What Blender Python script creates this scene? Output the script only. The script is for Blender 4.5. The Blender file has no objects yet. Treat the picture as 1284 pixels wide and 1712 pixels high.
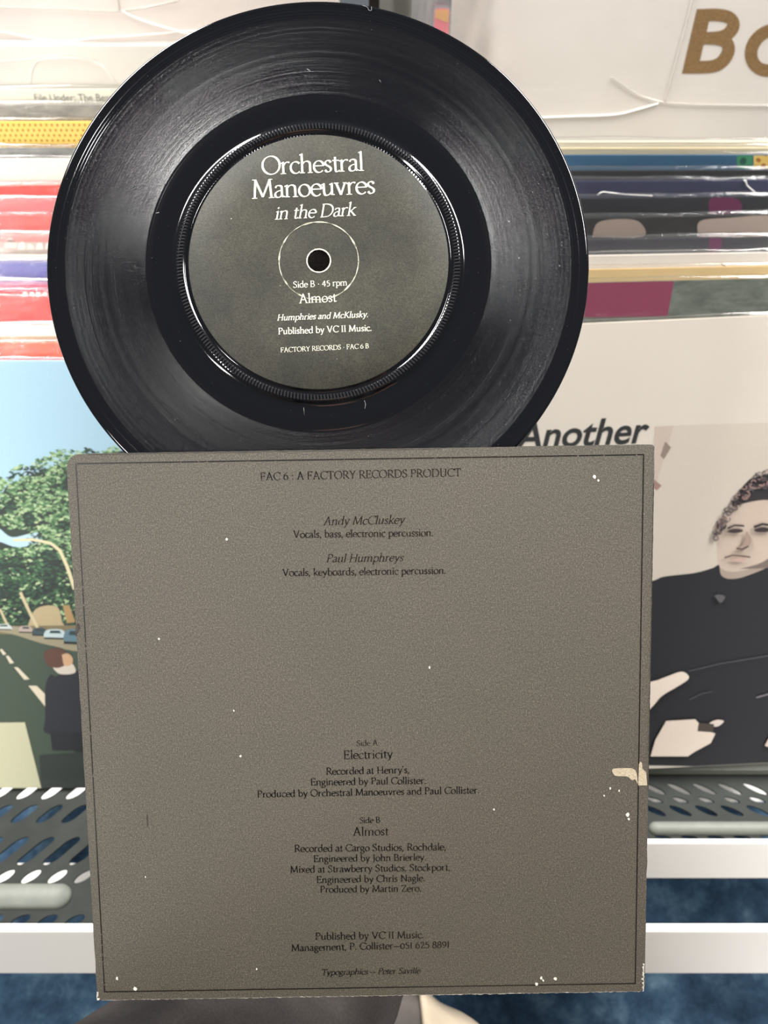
import bpy, bmesh, math, random
from mathutils import Vector, Matrix, Euler, noise
random.seed(7)
R = math.radians
sc = bpy.context.scene
col = sc.collection

# ------------------------------------------------------------------ camera
F, CX, CY = 1287.0, 642.0, 856.0            # focal length in pixels of the 1284 x 1712 frame
CAM_Z, PITCH = 1.25, 52.0
cam = bpy.data.cameras.new('camera'); camo = bpy.data.objects.new('camera', cam); col.objects.link(camo)
cam.sensor_fit = 'HORIZONTAL'; cam.sensor_width = 36; cam.lens = 36*F/1284
cam.clip_start = .02; cam.clip_end = 50
camo.location = (0, 0, CAM_Z); camo.rotation_euler = (R(90-PITCH), 0, 0)
cam.dof.use_dof = True; cam.dof.focus_distance = .252; cam.dof.aperture_fstop = 26
sc.camera = camo
CAM = Matrix.Translation((0, 0, CAM_Z)) @ Euler((R(90-PITCH), 0, 0)).to_matrix().to_4x4()

# ------------------------------------------------------------------ world, lights, exposure
w = bpy.data.worlds.new('world'); sc.world = w; w.use_nodes = True
w.node_tree.nodes['Background'].inputs[0].default_value = (.86, .93, 1, 1)
w.node_tree.nodes['Background'].inputs[1].default_value = .10

def area(name, loc, target, sx, sy, power, color=(1, .982, .958)):
    l = bpy.data.lights.new(name, 'AREA'); l.shape = 'RECTANGLE'; l.size = sx; l.size_y = sy
    l.energy = power; l.color = color
    o = bpy.data.objects.new(name, l); col.objects.link(o); o.location = loc
    d = Vector(target) - Vector(loc)
    o.rotation_euler = d.to_track_quat('-Z', 'Y').to_euler()
    return o
area('ceiling_light_left', (-1.15, 1.35, 2.75), (-1.15, 1.35, 0), .30, 2.0, 96)
area('ceiling_light_right', (1.25, 1.05, 2.75), (1.25, 1.05, 0), .30, 2.0, 92)
area('ceiling_light_far', (-.60, -4.6, 2.9), (-.1, 0, .8), 1.0, .40, 115, (1, .98, .95))
area('added_sheen_light', (-2.1, -1.9, 2.75), (-.6, -.4, .6), 30e-2, 1.2, 42, (1, .98, .95))  # added unseen lamp behind left, gives the upper sleeve its sheen

sc.view_settings.view_transform = 'Standard'; sc.view_settings.look = 'None'
sc.view_settings.gamma = 1; sc.view_settings.use_curve_mapping = False
sc.view_settings.exposure = .86

# ------------------------------------------------------------------ helpers
def lin(c):
    return tuple(((v/255)/12.92 if v/255 <= .04045 else ((v/255+.055)/1.055)**2.4) for v in c)

def ray(px, py):
    d = CAM.to_3x3() @ Vector(((px-CX)/F, -(py-CY)/F, -1))
    return Vector((0, 0, CAM_Z)), d.normalized()

def hit_z(px, py, z):
    o, d = ray(px, py); t = (z-o.z)/d.z
    return o + d*t

def local(M, px, py):
    """where the sight line through a measured point of the photo meets the z=0 plane of M, in M's own x, y"""
    o, d = ray(px, py); I = M.inverted()
    o2 = I @ o; d2 = I.to_3x3() @ d
    p = o2 + d2*(-o2.z/d2.z)
    return (p.x, p.y)

def link(name, me, m=None, parent=None, M=None):
    o = bpy.data.objects.new(name, me); col.objects.link(o)
    if m is not None:
        for k in (m if isinstance(m, (list, tuple)) else [m]): me.materials.append(k)
    if parent is not None: o.parent = parent
    if M is not None: o.matrix_world = M
    return o

def mesh(name, vs, fs, smooth=False, mi=None):
    me = bpy.data.meshes.new(name); me.from_pydata([tuple(v) for v in vs], [], fs)
    if smooth: me.polygons.foreach_set('use_smooth', [True]*len(me.polygons))
    if mi: me.polygons.foreach_set('material_index', mi)
    me.update(); return me

def bm_mesh(name, bm, smooth=False):
    me = bpy.data.meshes.new(name); bm.to_mesh(me); bm.free()
    if smooth: me.polygons.foreach_set('use_smooth', [True]*len(me.polygons))
    return me

def tag(o, label=None, cat=None, group=None, kind=None):
    if label: o['label'] = label
    if cat: o['category'] = cat
    if group: o['group'] = group
    if kind: o['kind'] = kind
    return o

def empty(name, M=None):
    o = bpy.data.objects.new(name, None); o.empty_display_size = .02; col.objects.link(o)
    if M is not None: o.matrix_world = M
    return o

def add_box(bm, x0, x1, y0, y1, z0, z1, bev=0):
    g = bmesh.ops.create_cube(bm, size=1)['verts']
    for v in g:
        v.co = Vector((x0 if v.co.x < 0 else x1, y0 if v.co.y < 0 else y1, z0 if v.co.z < 0 else z1))
    if bev:
        es = list({e for v in g for e in v.link_edges})
        bmesh.ops.bevel(bm, geom=es, offset=bev, segments=2, affect='EDGES')

def box(name, b, m, parent=None, bev=0, M=None):
    bm = bmesh.new(); add_box(bm, *b, bev=bev)
    return link(name, bm_mesh(name, bm), m, parent, M)

def tube_data(pts, r, n=6, vs=None, fs=None, close=False):
    vs = [] if vs is None else vs; fs = [] if fs is None else fs
    pts = [Vector(p) for p in pts]; base = len(vs); N = len(pts)
    for i, p in enumerate(pts):
        t = (pts[min(i+1, N-1)] - pts[max(i-1, 0)]).normalized()
        a = t.cross(Vector((0, 0, 1)))
        if a.length < 1e-3: a = t.cross(Vector((1, 0, 0)))
        a.normalize(); b = t.cross(a)
        rr = r(i/(N-1)) if callable(r) else r
        for k in range(n):
            q = 2*math.pi*k/n
            vs.append(p + (a*math.cos(q) + b*math.sin(q))*rr)
    for i in range(N-1):
        for k in range(n):
            fs.append((base+i*n+k, base+i*n+(k+1) % n, base+(i+1)*n+(k+1) % n, base+(i+1)*n+k))
    fs.append(tuple(base+k for k in range(n))[::-1]); fs.append(tuple(base+(N-1)*n+k for k in range(n)))
    return vs, fs

def spline(P, n=8):
    if len(P) < 3: return [tuple(p) for p in P]
    Q = [P[0]] + list(P) + [P[-1]]; out = []
    for i in range(1, len(Q)-2):
        a, b, c, d = [Vector(q) for q in Q[i-1:i+3]]
        for k in range(n):
            t = k/n
            out.append(tuple(.5*((2*b) + (c-a)*t + (2*a-5*b+4*c-d)*t*t + (3*b-a-3*c+d)*t**3)))
    out.append(tuple(P[-1])); return out

# ------------------------------------------------------------------ materials
class NT:
    def __init__(s, name):
        s.m = bpy.data.materials.new(name); s.m.use_nodes = True
        s.t = s.m.node_tree; s.n = s.t.nodes; s.l = s.t.links
        s.b = s.n['Principled BSDF']; s.out = s.n['Material Output']
    def new(s, k, **kw):
        x = s.n.new(k)
        for a, v in kw.items(): setattr(x, a, v)
        return x
    def set(s, node, **kw):
        for a, v in kw.items(): node.inputs[a.replace('_', ' ')].default_value = v
    def coord(s, which='Object', scale=(1, 1, 1)):
        c = s.new('ShaderNodeTexCoord'); m = s.new('ShaderNodeMapping')
        s.l.new(c.outputs[which], m.inputs[0]); m.inputs['Scale'].default_value = scale
        return m.outputs[0]
    def noise(s, vec, scale, detail=3, rough=.6):
        x = s.new('ShaderNodeTexNoise'); x.inputs['Scale'].default_value = scale
        x.inputs['Detail'].default_value = detail; x.inputs['Roughness'].default_value = rough
        s.l.new(vec, x.inputs['Vector']); return x.outputs['Fac']
    def ramp(s, fac, stops):
        r = s.new('ShaderNodeValToRGB'); e = r.color_ramp.elements
        while len(e) < len(stops): e.new(.5)
        for q, (p, c) in zip(e, stops):
            q.position = p; q.color = (*c, 1) if len(c) == 3 else c
        s.l.new(fac, r.inputs[0]); return r.outputs[0]
    def mix(s, fac, a, b, mode='MIX'):
        x = s.new('ShaderNodeMix'); x.data_type = 'RGBA'; x.blend_type = mode
        for i, v in ((0, fac), (6, a), (7, b)):
            if isinstance(v, (int, float)): x.inputs[i].default_value = v
            elif isinstance(v, tuple): x.inputs[i].default_value = (*v, 1)
            else: s.l.new(v, x.inputs[i])
        return x.outputs[2]
    def bump(s, h, strength=.3, dist=.0005):
        x = s.new('ShaderNodeBump'); x.inputs['Strength'].default_value = strength
        x.inputs['Distance'].default_value = dist; s.l.new(h, x.inputs['Height'])
        s.l.new(x.outputs[0], s.b.inputs['Normal']); return x
    def color(s, c):
        if isinstance(c, tuple): s.b.inputs['Base Color'].default_value = (*c, 1)
        else: s.l.new(c, s.b.inputs['Base Color'])

def plain(name, rgb, rough=.5, spec=.5, metal=0, coat=0, vary=.0, vscale=30):
    t = NT(name); c = lin(rgb)
    if vary:
        n = t.noise(t.coord(), vscale, 4)
        t.color(t.ramp(n, [(.3, tuple(v*(1-vary) for v in c)), (.7, tuple(min(1, v*(1+vary)) for v in c))]))
    else: t.color(c)
    t.set(t.b, Roughness=rough, Metallic=metal, Specular_IOR_Level=spec, Coat_Weight=coat)
    return t.m

def coloured_faces(name, rough=.35, spec=.5, coat=0):
    """printed picture: the ink colour of each face is stored on the face"""
    t = NT(name); a = t.new('ShaderNodeAttribute'); a.attribute_name = 'ink'
    n = t.noise(t.coord(), 900, 2)
    t.l.new(t.mix(.16, a.outputs['Color'], t.ramp(n, [(.3, (.55, .55, .55)), (.7, (1, 1, 1))]), 'MULTIPLY'), t.b.inputs['Base Color'])
    t.set(t.b, Roughness=rough, Specular_IOR_Level=spec, Coat_Weight=coat)
    return t.m

def mottled(name, c1, c2, scale, rough=.4, detail=5, coat=0, bump=0, sp=(1, 1, 1), lo=.35, hi=.65):
    t = NT(name); v = t.coord(scale=sp); n = t.noise(v, scale, detail, .65)
    t.color(t.ramp(n, [(lo, lin(c1)), (hi, lin(c2))])); t.set(t.b, Roughness=rough, Coat_Weight=coat)
    if bump: t.bump(n, bump)
    return t.m

def worn_ink(name, rgb, keep=.5, scale=900, rough=.3, soft=.04):
    t = NT(name); t.color(lin(rgb)); t.set(t.b, Roughness=rough)
    n = t.noise(t.coord(), scale, 2)
    f = t.ramp(n, [(1-keep-soft, (0, 0, 0)), (1-keep+soft, (1, 1, 1))])
    tr = t.new('ShaderNodeBsdfTransparent'); mx = t.new('ShaderNodeMixShader')
    t.l.new(f, mx.inputs[0]); t.l.new(tr.outputs[0], mx.inputs[1]); t.l.new(t.b.outputs[0], mx.inputs[2])
    t.l.new(mx.outputs[0], t.out.inputs[0]); return t.m

def plastic_film(name, sx=60, sy=500, strength=.55, base=.05, tint=(.97, .97, .97), rough=.12, haze=.04, edge=.6):
    """clear polythene: passes light, mirrors at grazing angles, crinkled by a bump"""
    t = NT(name); t.n.remove(t.b)
    tr = t.new('ShaderNodeBsdfTransparent'); tr.inputs[0].default_value = (*tint, 1)
    gl = t.new('ShaderNodeBsdfGlossy'); gl.inputs['Roughness'].default_value = rough
    df = t.new('ShaderNodeBsdfDiffuse'); df.inputs[0].default_value = (.85, .85, .83, 1)
    lw = t.new('ShaderNodeLayerWeight'); lw.inputs[0].default_value = .35
    n = t.noise(t.coord(scale=(sx, sy, sx)), 1, 4, .6)
    b = t.new('ShaderNodeBump'); b.inputs['Strength'].default_value = strength; b.inputs['Distance'].default_value = .0025
    t.l.new(n, b.inputs['Height']); t.l.new(b.outputs[0], gl.inputs['Normal']); t.l.new(b.outputs[0], lw.inputs['Normal'])
    mr = t.new('ShaderNodeMapRange'); mr.inputs['To Min'].default_value = base; mr.inputs['To Max'].default_value = edge
    t.l.new(lw.outputs['Fresnel'], mr.inputs['Value'])
    m0 = t.new('ShaderNodeMixShader'); m0.inputs[0].default_value = haze
    t.l.new(tr.outputs[0], m0.inputs[1]); t.l.new(df.outputs[0], m0.inputs[2])
    m1 = t.new('ShaderNodeMixShader'); t.l.new(mr.outputs[0], m1.inputs[0])
    t.l.new(m0.outputs[0], m1.inputs[1]); t.l.new(gl.outputs[0], m1.inputs[2])
    t.l.new(m1.outputs[0], t.out.inputs[0]); return t.m

M_white = plain('white enamel', (226, 222, 216), .35, coat=.2)
M_tray = NT('grey lacquered steel'); t = M_tray
t.color(t.ramp(t.noise(t.coord(), 25, 4), [(.35, lin((34, 37, 34))), (.7, lin((48, 51, 47)))]))
t.set(t.b, Roughness=.55, Specular_IOR_Level=.12); M_tray = t.m
M_ridge = plain('pale worn steel', (112, 115, 107), .5, spec=.25, vary=.12, vscale=60)
M_black = plain('black steel', (14, 14, 15), .4)
M_film = plastic_film('clear film', 60, 400, .35, base=.025, edge=.32, rough=.07, haze=.02)
M_film_smooth = plastic_film('smooth clear film', 18, 60, .2, base=.02, haze=.008, edge=.3, rough=.05)
M_film_white = plastic_film('cloudy film', 30, 260, .4, base=.04, haze=.09, edge=.4)
M_page = plain('white card edge', (228, 224, 214), .6)
M_print = coloured_faces('printed picture ink', .5, .35, 0)

# ------------------------------------------------------------------ lettering
# a roman alphabet drawn with a broad pen: l = straight, c = curve, a = arc, s = serif, f = flag serif, d = dot
ALPHA = {
 'a': (.40, 'c .07 .34 .12 .41 .21 .42 .28 .38 .29 .28;l .29 .3 .29 .06 .33 .01 .39 .03;c .29 .25 .14 .21 .06 .13 .07 .03 .15 -.005 .23 .02 .29 .09'),
 'b': (.48, 'l .10 .70 .10 .0;f .10 .70;a .24 .205 .18 .215 145 -145'),
 'c': (.39, 'a .23 .205 .18 .215 42 318'),
 'd': (.49, 'a .23 .205 .18 .215 35 325;l .38 .70 .38 .0;f .38 .70;s .42 .012 .1'),
 'e': (.41, 'a .22 .205 .18 .215 8 318;l .06 .235 .395 .235'),
 'f': (.27, 'c .33 .64 .27 .70 .19 .68 .15 .60 .15 .5;l .15 .52 .15 0;l .04 .41 .28 .41;s .15 0 .2'),
 'g': (.42, 'a .19 .28 .13 .14 0 360;c .12 .16 .08 .10 .12 .04 .26 .02 .35 -.05 .33 -.17 .19 -.22 .07 -.19 .05 -.11 .13 -.03;l .28 .38 .40 .41'),
 'h': (.51, 'l .10 .70 .10 0;f .10 .70;s .10 0 .18;c .10 .30 .19 .40 .29 .42 .37 .37 .385 .26;l .385 .28 .385 0;s .385 0 .18'),
 'i': (.22, 'l .11 .42 .11 0;f .11 .42;s .11 0 .18;d .11 .58'),
 'j': (.22, 'l .11 .42 .11 -.1 .03 -.22;f .11 .42;d .11 .58'),
 'k': (.46, 'l .10 .70 .10 0;f .10 .70;s .10 0 .18;l .36 .41 .10 .17;l .18 .24 .40 0;s .36 .41 .14;s .41 0 .13'),
 'l': (.22, 'l .11 .70 .11 0;f .11 .70;s .11 0 .18'),
 'm': (.78, 'l .10 .42 .10 0;f .10 .42;s .10 0 .18;c .10 .30 .19 .40 .28 .42 .36 .37 .375 .26;l .375 .28 .375 0;s .375 0 .17;c .375 .30 .46 .40 .55 .42 .63 .37 .65 .26;l .65 .28 .65 0;s .65 0 .18'),
 'n': (.51, 'l .10 .42 .10 0;f .10 .42;s .10 0 .18;c .10 .30 .19 .40 .29 .42 .37 .37 .385 .26;l .385 .28 .385 0;s .385 0 .18'),
 'o': (.46, 'a .23 .205 .19 .215 0 360'),
 'p': (.48, 'l .10 .42 .10 -.24;f .10 .42;s .10 -.24 .18;a .25 .205 .18 .215 150 -150'),
 'r': (.35, 'l .10 .42 .10 0;f .10 .42;s .10 0 .19;c .10 .28 .17 .38 .25 .42 .33 .40'),
 's': (.33, 'c .27 .34 .22 .41 .13 .41 .07 .34 .10 .26 .21 .19 .27 .11 .23 .02 .13 .0 .06 .07'),
 't': (.29, 'l .13 .54 .13 .08;c .13 .10 .15 .01 .21 .0 .28 .05;l .03 .41 .27 .41'),
 'u': (.50, 'l .10 .41 .10 .14;c .10 .16 .13 .02 .22 .0 .32 .06 .37 .14;l .38 .42 .38 0;f .10 .42;f .38 .42;s .42 .012 .1'),
 'v': (.44, 'l .07 .41 .22 .0;l .37 .41 .22 .0;s .07 .42 .16;s .37 .42 .14'),
 'w': (.66, 'l .07 .41 .20 0;l .34 .41 .20 0;l .32 .41 .46 0;l .60 .41 .46 0;s .07 .42 .15;s .60 .42 .14'),
 'x': (.44, 'l .07 .42 .37 0;l .36 .42 .07 0;s .08 .42 .14;s .36 .42 .13;s .37 0 .15;s .08 0 .13'),
 'y': (.44, 'l .07 .41 .22 .02;l .38 .41 .21 -.03 .13 -.2 .05 -.22;s .07 .42 .15;s .38 .42 .13'),
 'z': (.40, 'l .07 .40 .34 .40 .07 .015 .36 .015'),
 'A': (.64, 'l .32 .68 .09 0;l .31 .68 .55 0;l .17 .24 .45 .24;s .09 0 .17;s .55 0 .19'),
 'B': (.54, 'l .12 .66 .12 0;a .24 .50 .18 .155 90 -90;a .26 .175 .21 .175 90 -90;l .05 .655 .26 .655;l .12 .345 .27 .345;l .05 .005 .28 .005'),
 'C': (.62, 'a .37 .33 .31 .335 42 318;l .60 .52 .61 .64'),
 'D': (.69, 'l .12 .66 .12 0;c .05 .655 .28 .655 .48 .60 .61 .44 .61 .22 .48 .05 .28 .005 .05 .005'),
 'E': (.52, 'l .12 .66 .12 0;l .05 .65 .44 .65 .45 .55;l .12 .34 .37 .34;l .05 .01 .46 .01 .48 .12;l .37 .40 .37 .28'),
 'F': (.49, 'l .12 .66 .12 0;l .05 .65 .44 .65 .45 .55;l .12 .34 .36 .34;l .36 .40 .36 .28;s .12 0 .2'),
 'G': (.66, 'a .37 .33 .31 .335 42 330;l .60 .30 .60 .06;s .58 .30 .16'),
 'H': (.69, 'l .13 .66 .13 0;l .56 .66 .56 0;l .13 .34 .56 .34;s .13 .66 .2;s .13 0 .2;s .56 .66 .2;s .56 0 .2'),
 'I': (.27, 'l .13 .66 .13 0;s .13 .66 .2;s .13 0 .2'),
 'J': (.30, 'l .16 .66 .16 .0 .10 -.12 .03 -.15;s .16 .66 .2'),
 'K': (.60, 'l .13 .66 .13 0;l .47 .65 .13 .30;l .22 .38 .54 0;s .13 .66 .2;s .13 0 .2;s .47 .66 .16;s .54 0 .16'),
 'M': (.80, 'l .15 .66 .10 0;l .14 .66 .39 .04;l .65 .66 .39 .04;l .64 .66 .69 0;s .10 .66 .12;s .10 0 .18;s .69 .66 .1;s .69 0 .19'),
 'N': (.70, 'l .13 .66 .13 0;l .11 .66 .57 0;l .57 .66 .57 0;s .09 .66 .12;s .13 0 .18;s .57 .66 .18'),
 'O': (.72, 'a .36 .33 .31 .335 0 360'),
 'P': (.51, 'l .12 .66 .12 0;a .25 .49 .20 .165 90 -95;l .05 .655 .26 .655;l .13 .32 .24 .325;s .12 0 .2'),
 'R': (.58, 'l .12 .66 .12 0;a .25 .49 .19 .165 90 -95;l .05 .655 .26 .655;l .13 .32 .24 .325;l .26 .33 .54 0;s .12 0 .19;s .55 0 .12'),
 'S': (.47, 'c .38 .54 .33 .65 .21 .66 .10 .57 .12 .44 .29 .32 .39 .21 .36 .06 .22 -.005 .09 .03 .06 .13'),
 'T': (.58, 'l .29 .66 .29 0;l .05 .55 .06 .65 .52 .65 .53 .55;s .29 0 .2'),
 'U': (.66, 'l .13 .66 .13 .2;c .13 .22 .17 .05 .32 -.005 .47 .05 .53 .2;l .53 .2 .53 .66;s .13 .66 .2;s .53 .66 .17'),
 'V': (.64, 'l .09 .66 .32 0;l .55 .66 .32 0;s .09 .66 .19;s .55 .66 .16'),
 'Y': (.58, 'l .08 .66 .29 .32;l .51 .66 .29 .32;l .29 .34 .29 0;s .08 .66 .17;s .51 .66 .15;s .29 0 .2'),
 'Z': (.56, 'l .09 .56 .10 .64 .48 .64 .07 .015 .49 .015 .50 .11'),
 '0': (.46, 'a .23 .25 .18 .255 0 360'), '1': (.28, 'l .14 .60 .14 0;s .14 0 .2;l .14 .60 .06 .54'),
 '2': (.44, 'c .07 .44 .12 .56 .22 .59 .33 .53 .34 .40 .24 .22 .07 .02;l .07 .02 .38 .02 .40 .10'),
 '4': (.46, 'l .30 .60 .30 0;l .30 .60 .04 .19 .43 .19'),
 '5': (.43, 'l .34 .58 .13 .58 .11 .34;c .11 .34 .24 .36 .36 .27 .34 .08 .20 -.01 .07 .03'),
 '6': (.45, 'a .22 .19 .165 .195 0 360;c .36 .62 .17 .50 .07 .34 .06 .18'),
 '8': (.45, 'a .22 .46 .13 .14 0 360;a .22 .16 .165 .165 0 360'),
 '9': (.45, 'a .22 .42 .165 .18 0 360;c .38 .42 .37 .24 .27 .08 .09 -.01'),
 '.': (.20, 'd .09 .03'), ',': (.20, 'd .09 .03;l .11 .02 .05 -.11'), ':': (.22, 'd .11 .05;d .11 .36'),
 "'": (.16, 'l .09 .68 .06 .53'), '\u00b7': (.26, 'd .13 .27'), '-': (.30, 'l .04 .22 .26 .22'), '\u2014': (.62, 'l .02 .22 .60 .22'),
 ' ': (.24, ''),
}
def pen_text(txt, thick=.082, thin=.032, slant=0, track=0, squeeze=1):
    """the outline strips of one line of lettering, baseline at 0, in ems; returns verts, faces, width"""
    vs, fs = [], []; x0 = 0; ph = R(18); k = 0
    def strip(pts, w=None, cap=True):
        nonlocal k
        k += 1; z = (k % 17)*.00035; n = len(pts); base = len(vs)
        for i, (x, y) in enumerate(pts):
            a = pts[max(i-1, 0)]; b = pts[min(i+1, n-1)]
            tx, ty = b[0]-a[0], b[1]-a[1]; L = math.hypot(tx, ty) or 1; tx /= L; ty /= L
            th = math.atan2(ty, tx)
            hw = w/2 if w else math.hypot(thick/2*math.sin(th-ph), thin/2*math.cos(th-ph))
            for sgn in (1, -1):
                X, Y = x - ty*hw*sgn, y + tx*hw*sgn
                vs.append((x0+(X*squeeze + slant*Y), Y, z))
        for i in range(n-1):
            b = base+2*i; fs.append((b, b+1, b+3, b+2))
    def disc(cx, cy, r):
        nonlocal k
        k += 1; z = (k % 17)*.00035; base = len(vs)
        for q in range(8):
            X, Y = cx+r*math.cos(q*math.pi/4), cy+r*math.sin(q*math.pi/4)
            vs.append((x0+X*squeeze+slant*Y, Y, z))
        fs.append(tuple(range(base, base+8)))
    for ch in txt:
        adv, spec = ALPHA.get(ch, ALPHA[' '])
        for st in spec.split(';'):
            if not st: continue
            q = st.split(); v = [float(z) for z in q[1:]]
            if q[0] == 'l':
                P = list(zip(v[::2], v[1::2]))
                for a, b in zip(P, P[1:]): strip([a, b])
            elif q[0] == 'c': strip(spline(list(zip(v[::2], v[1::2])), 5))
            elif q[0] == 'a':
                cx, cy, rx, ry, a0, a1 = v; N = max(8, int(abs(a1-a0)/16))
                strip([(cx+rx*math.cos(R(a0+(a1-a0)*i/N)), cy+ry*math.sin(R(a0+(a1-a0)*i/N))) for i in range(N+1)])
            elif q[0] == 's': strip([(v[0]-v[2]/2, v[1]), (v[0]+v[2]/2, v[1])], .026)
            elif q[0] == 'f': strip([(v[0]-.085, v[1]-.045), (v[0]+.03, v[1]+.005)], .034)
            elif q[0] == 'd': disc(v[0], v[1], thick*.56)
        x0 += (adv+track)*squeeze
    return vs, fs, x0

def text_line(txt, M, p0, p1, z, m, parent, slant=0, name='lettering', thick=.082, thin=.032, track=0):
    """set a line whose baseline runs from p0 to p1 (measured points on the photo) on the plane M"""
    a = Vector(local(M, *p0)); b = Vector(local(M, *p1)); d = b-a
    vs, fs, W = pen_text(txt, thick, thin, slant, track)
    s = d.length/W; c, q = d.x/d.length, d.y/d.length
    out = [(a.x+(x*c-y*q)*s, a.y+(x*q+y*c)*s, z+zz*s) for x, y, zz in vs]
    return out, fs, s

def text_obj(lines, M, z, m, parent, name='lettering'):
    V, Fc = [], []
    for L in lines:
        txt, p0, p1 = L[:3]; kw = L[3] if len(L) > 3 else {}
        v, f, s = text_line(txt, M, p0, p1, z, m, parent, **kw)
        b = len(V); V += v; Fc += [tuple(i+b for i in q) for q in f]
    return link(name, mesh(name, V, Fc), m, parent)

def sans(txt, name, M, p0, p1, z, m, parent, shear=0, bold=0, hscale=None):
    cu = bpy.data.curves.new(name, 'FONT'); cu.body = txt; cu.size = 1; cu.shear = shear; cu.offset = bold; cu.extrude = .0
    to = bpy.data.objects.new(name, cu); col.objects.link(to)
    dg = bpy.context.evaluated_depsgraph_get(); dg.update()
    me = bpy.data.meshes.new_from_object(to.evaluated_get(dg)); bpy.data.objects.remove(to)
    a = Vector(local(M, *p0)); b = Vector(local(M, *p1)); d = b-a
    xs = [v.co.x for v in me.vertices]; x0, x1 = min(xs), max(xs); s = d.length/(x1-x0); sy = hscale or s
    c, q = d.x/d.length, d.y/d.length
    for v in me.vertices:
        x, y = (v.co.x-x0)*s, v.co.y*sy
        v.co = (a.x+x*c-y*q, a.y+x*q+y*c, z)
    me.name = name; me.materials.clear()
    return link(name, me, m, parent)

# ------------------------------------------------------------------ printed pictures (flat ink on a cover)
class Print:
    def __init__(s, M, z0=.00002, dz=.00001, clip=True):
        s.clip = clip
        s.M, s.z, s.dz = M, z0, dz; s.v, s.f, s.c = [], [], []
    def poly(s, pts, rgb, px=True, up=True):
        if up: s.z += s.dz
        b = len(s.v)
        for p in pts:
            q = local(s.M, *p) if px else p
            if s.clip: q = (max(-.1573, min(.1573, q[0])), max(.0006, min(.3147, q[1])))
            s.v.append((q[0], q[1], s.z))
        s.f.append(tuple(range(b, b+len(pts)))); s.c.append(lin(rgb)); return s
    def blob(s, pts, rgb, n=5): return s.poly(spline(list(pts)+[pts[0]], n)[:-1], rgb)
    def line(s, pts, w, rgb, w2=None):
        w2 = w if w2 is None else w2; L = []; Rr = []; n = len(pts)
        for i, p in enumerate(pts):
            a, b = pts[max(i-1, 0)], pts[min(i+1, n-1)]
            tx, ty = b[0]-a[0], b[1]-a[1]; l = math.hypot(tx, ty) or 1; h = (w+(w2-w)*i/(n-1))/2
            L.append((p[0]-ty/l*h, p[1]+tx/l*h)); Rr.append((p[0]+ty/l*h, p[1]-tx/l*h))
        return s.poly(L+Rr[::-1], rgb)
    def build(s, name, parent, m=None):
        me = mesh(name, s.v, s.f)
        at = me.attributes.new('ink', 'FLOAT_COLOR', 'FACE')
        at.data.foreach_set('color', [x for c in s.c for x in (*c, 1)])
        return link(name, me, m or M_print, parent)

# ================================================================== the setting
t = NT('blue carpet'); v = t.coord(); n1 = t.noise(v, 22, 6, .7); n2 = t.noise(v, 260, 4, .7)
c = t.ramp(n1, [(.3, lin((32, 48, 66))), (.52, lin((54, 76, 96))), (.72, lin((92, 116, 132)))])
t.color(t.mix(.35, c, t.ramp(n2, [(.3, (.25, .25, .25)), (.7, (1, 1, 1))]), 'MULTIPLY'))
t.set(t.b, Roughness=.95, Specular_IOR_Level=.1); t.bump(n2, .6, .004); M_carpet = t.m
fl = box('floor', (-2.2, 2.2, -1.8, 2.6, -.05, 0), M_carpet); tag(fl, kind='structure')

def perforated(name, x0, x1, bands, z, m, parent, pitch=.0185, th=.0016, lean=1):
    """steel floor with slanted rounded slots; bands = (y0, y1, slot y0, slot y1, slot width)"""
    bm = bmesh.new()
    for (y0, y1, s0, s1, sw) in bands:
        n = int((x1-x0)/pitch)
        for k in range(n):
            cx = x0 + (k+.5)*pitch; cy = (y0+y1)/2
            if s1 <= s0:
                P = [(-pitch/2, y0), (pitch/2, y0), (pitch/2, y1), (-pitch/2, y1)]
                bm.faces.new([bm.verts.new((cx+a, b, z)) for a, b in P]); continue
            inner, outer = [], []
            rr = sw/2; hy = max((s1-s0)/2-rr, .0001); my = (s0+s1)/2
            for q in range(24):
                an = 2*math.pi*(q+.5)/24; ca, sa = math.cos(an), math.sin(an)
                ia, ib = rr*ca, my + rr*sa + (hy if sa > 0 else -hy)
                if s1-s0 < sw: ib = my + (s1-s0)/2*sa
                inner.append((ia, ib))
                da, db = ia, ib-my
                f = min((pitch/2)/abs(da) if da else 9e9, ((y1-my) if db > 0 else (my-y0))/abs(db) if db else 9e9)
                outer.append((da*f, my+db*f))
            # snap the nearest point to every corner so that cells meet
            for cxx, cyy in ((-pitch/2, y0), (pitch/2, y0), (pitch/2, y1), (-pitch/2, y1)):
                i = min(range(24), key=lambda i: (outer[i][0]-cxx)**2+(outer[i][1]-cyy)**2); outer[i] = (cxx, cyy)
            V = lambda L, zz: [bm.verts.new((cx+a+lean*(b-cy), b, zz)) for a, b in L]
            I, O, I2 = V(inner, z), V(outer, z), V(inner, z-th)
            for q in range(24):
                r = (q+1) % 24
                bm.faces.new((O[q], O[r], I[r], I[q])); bm.faces.new((I[q], I[r], I2[r], I2[q]))
    return link(name, bm_mesh(name, bm), m, parent)

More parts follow.
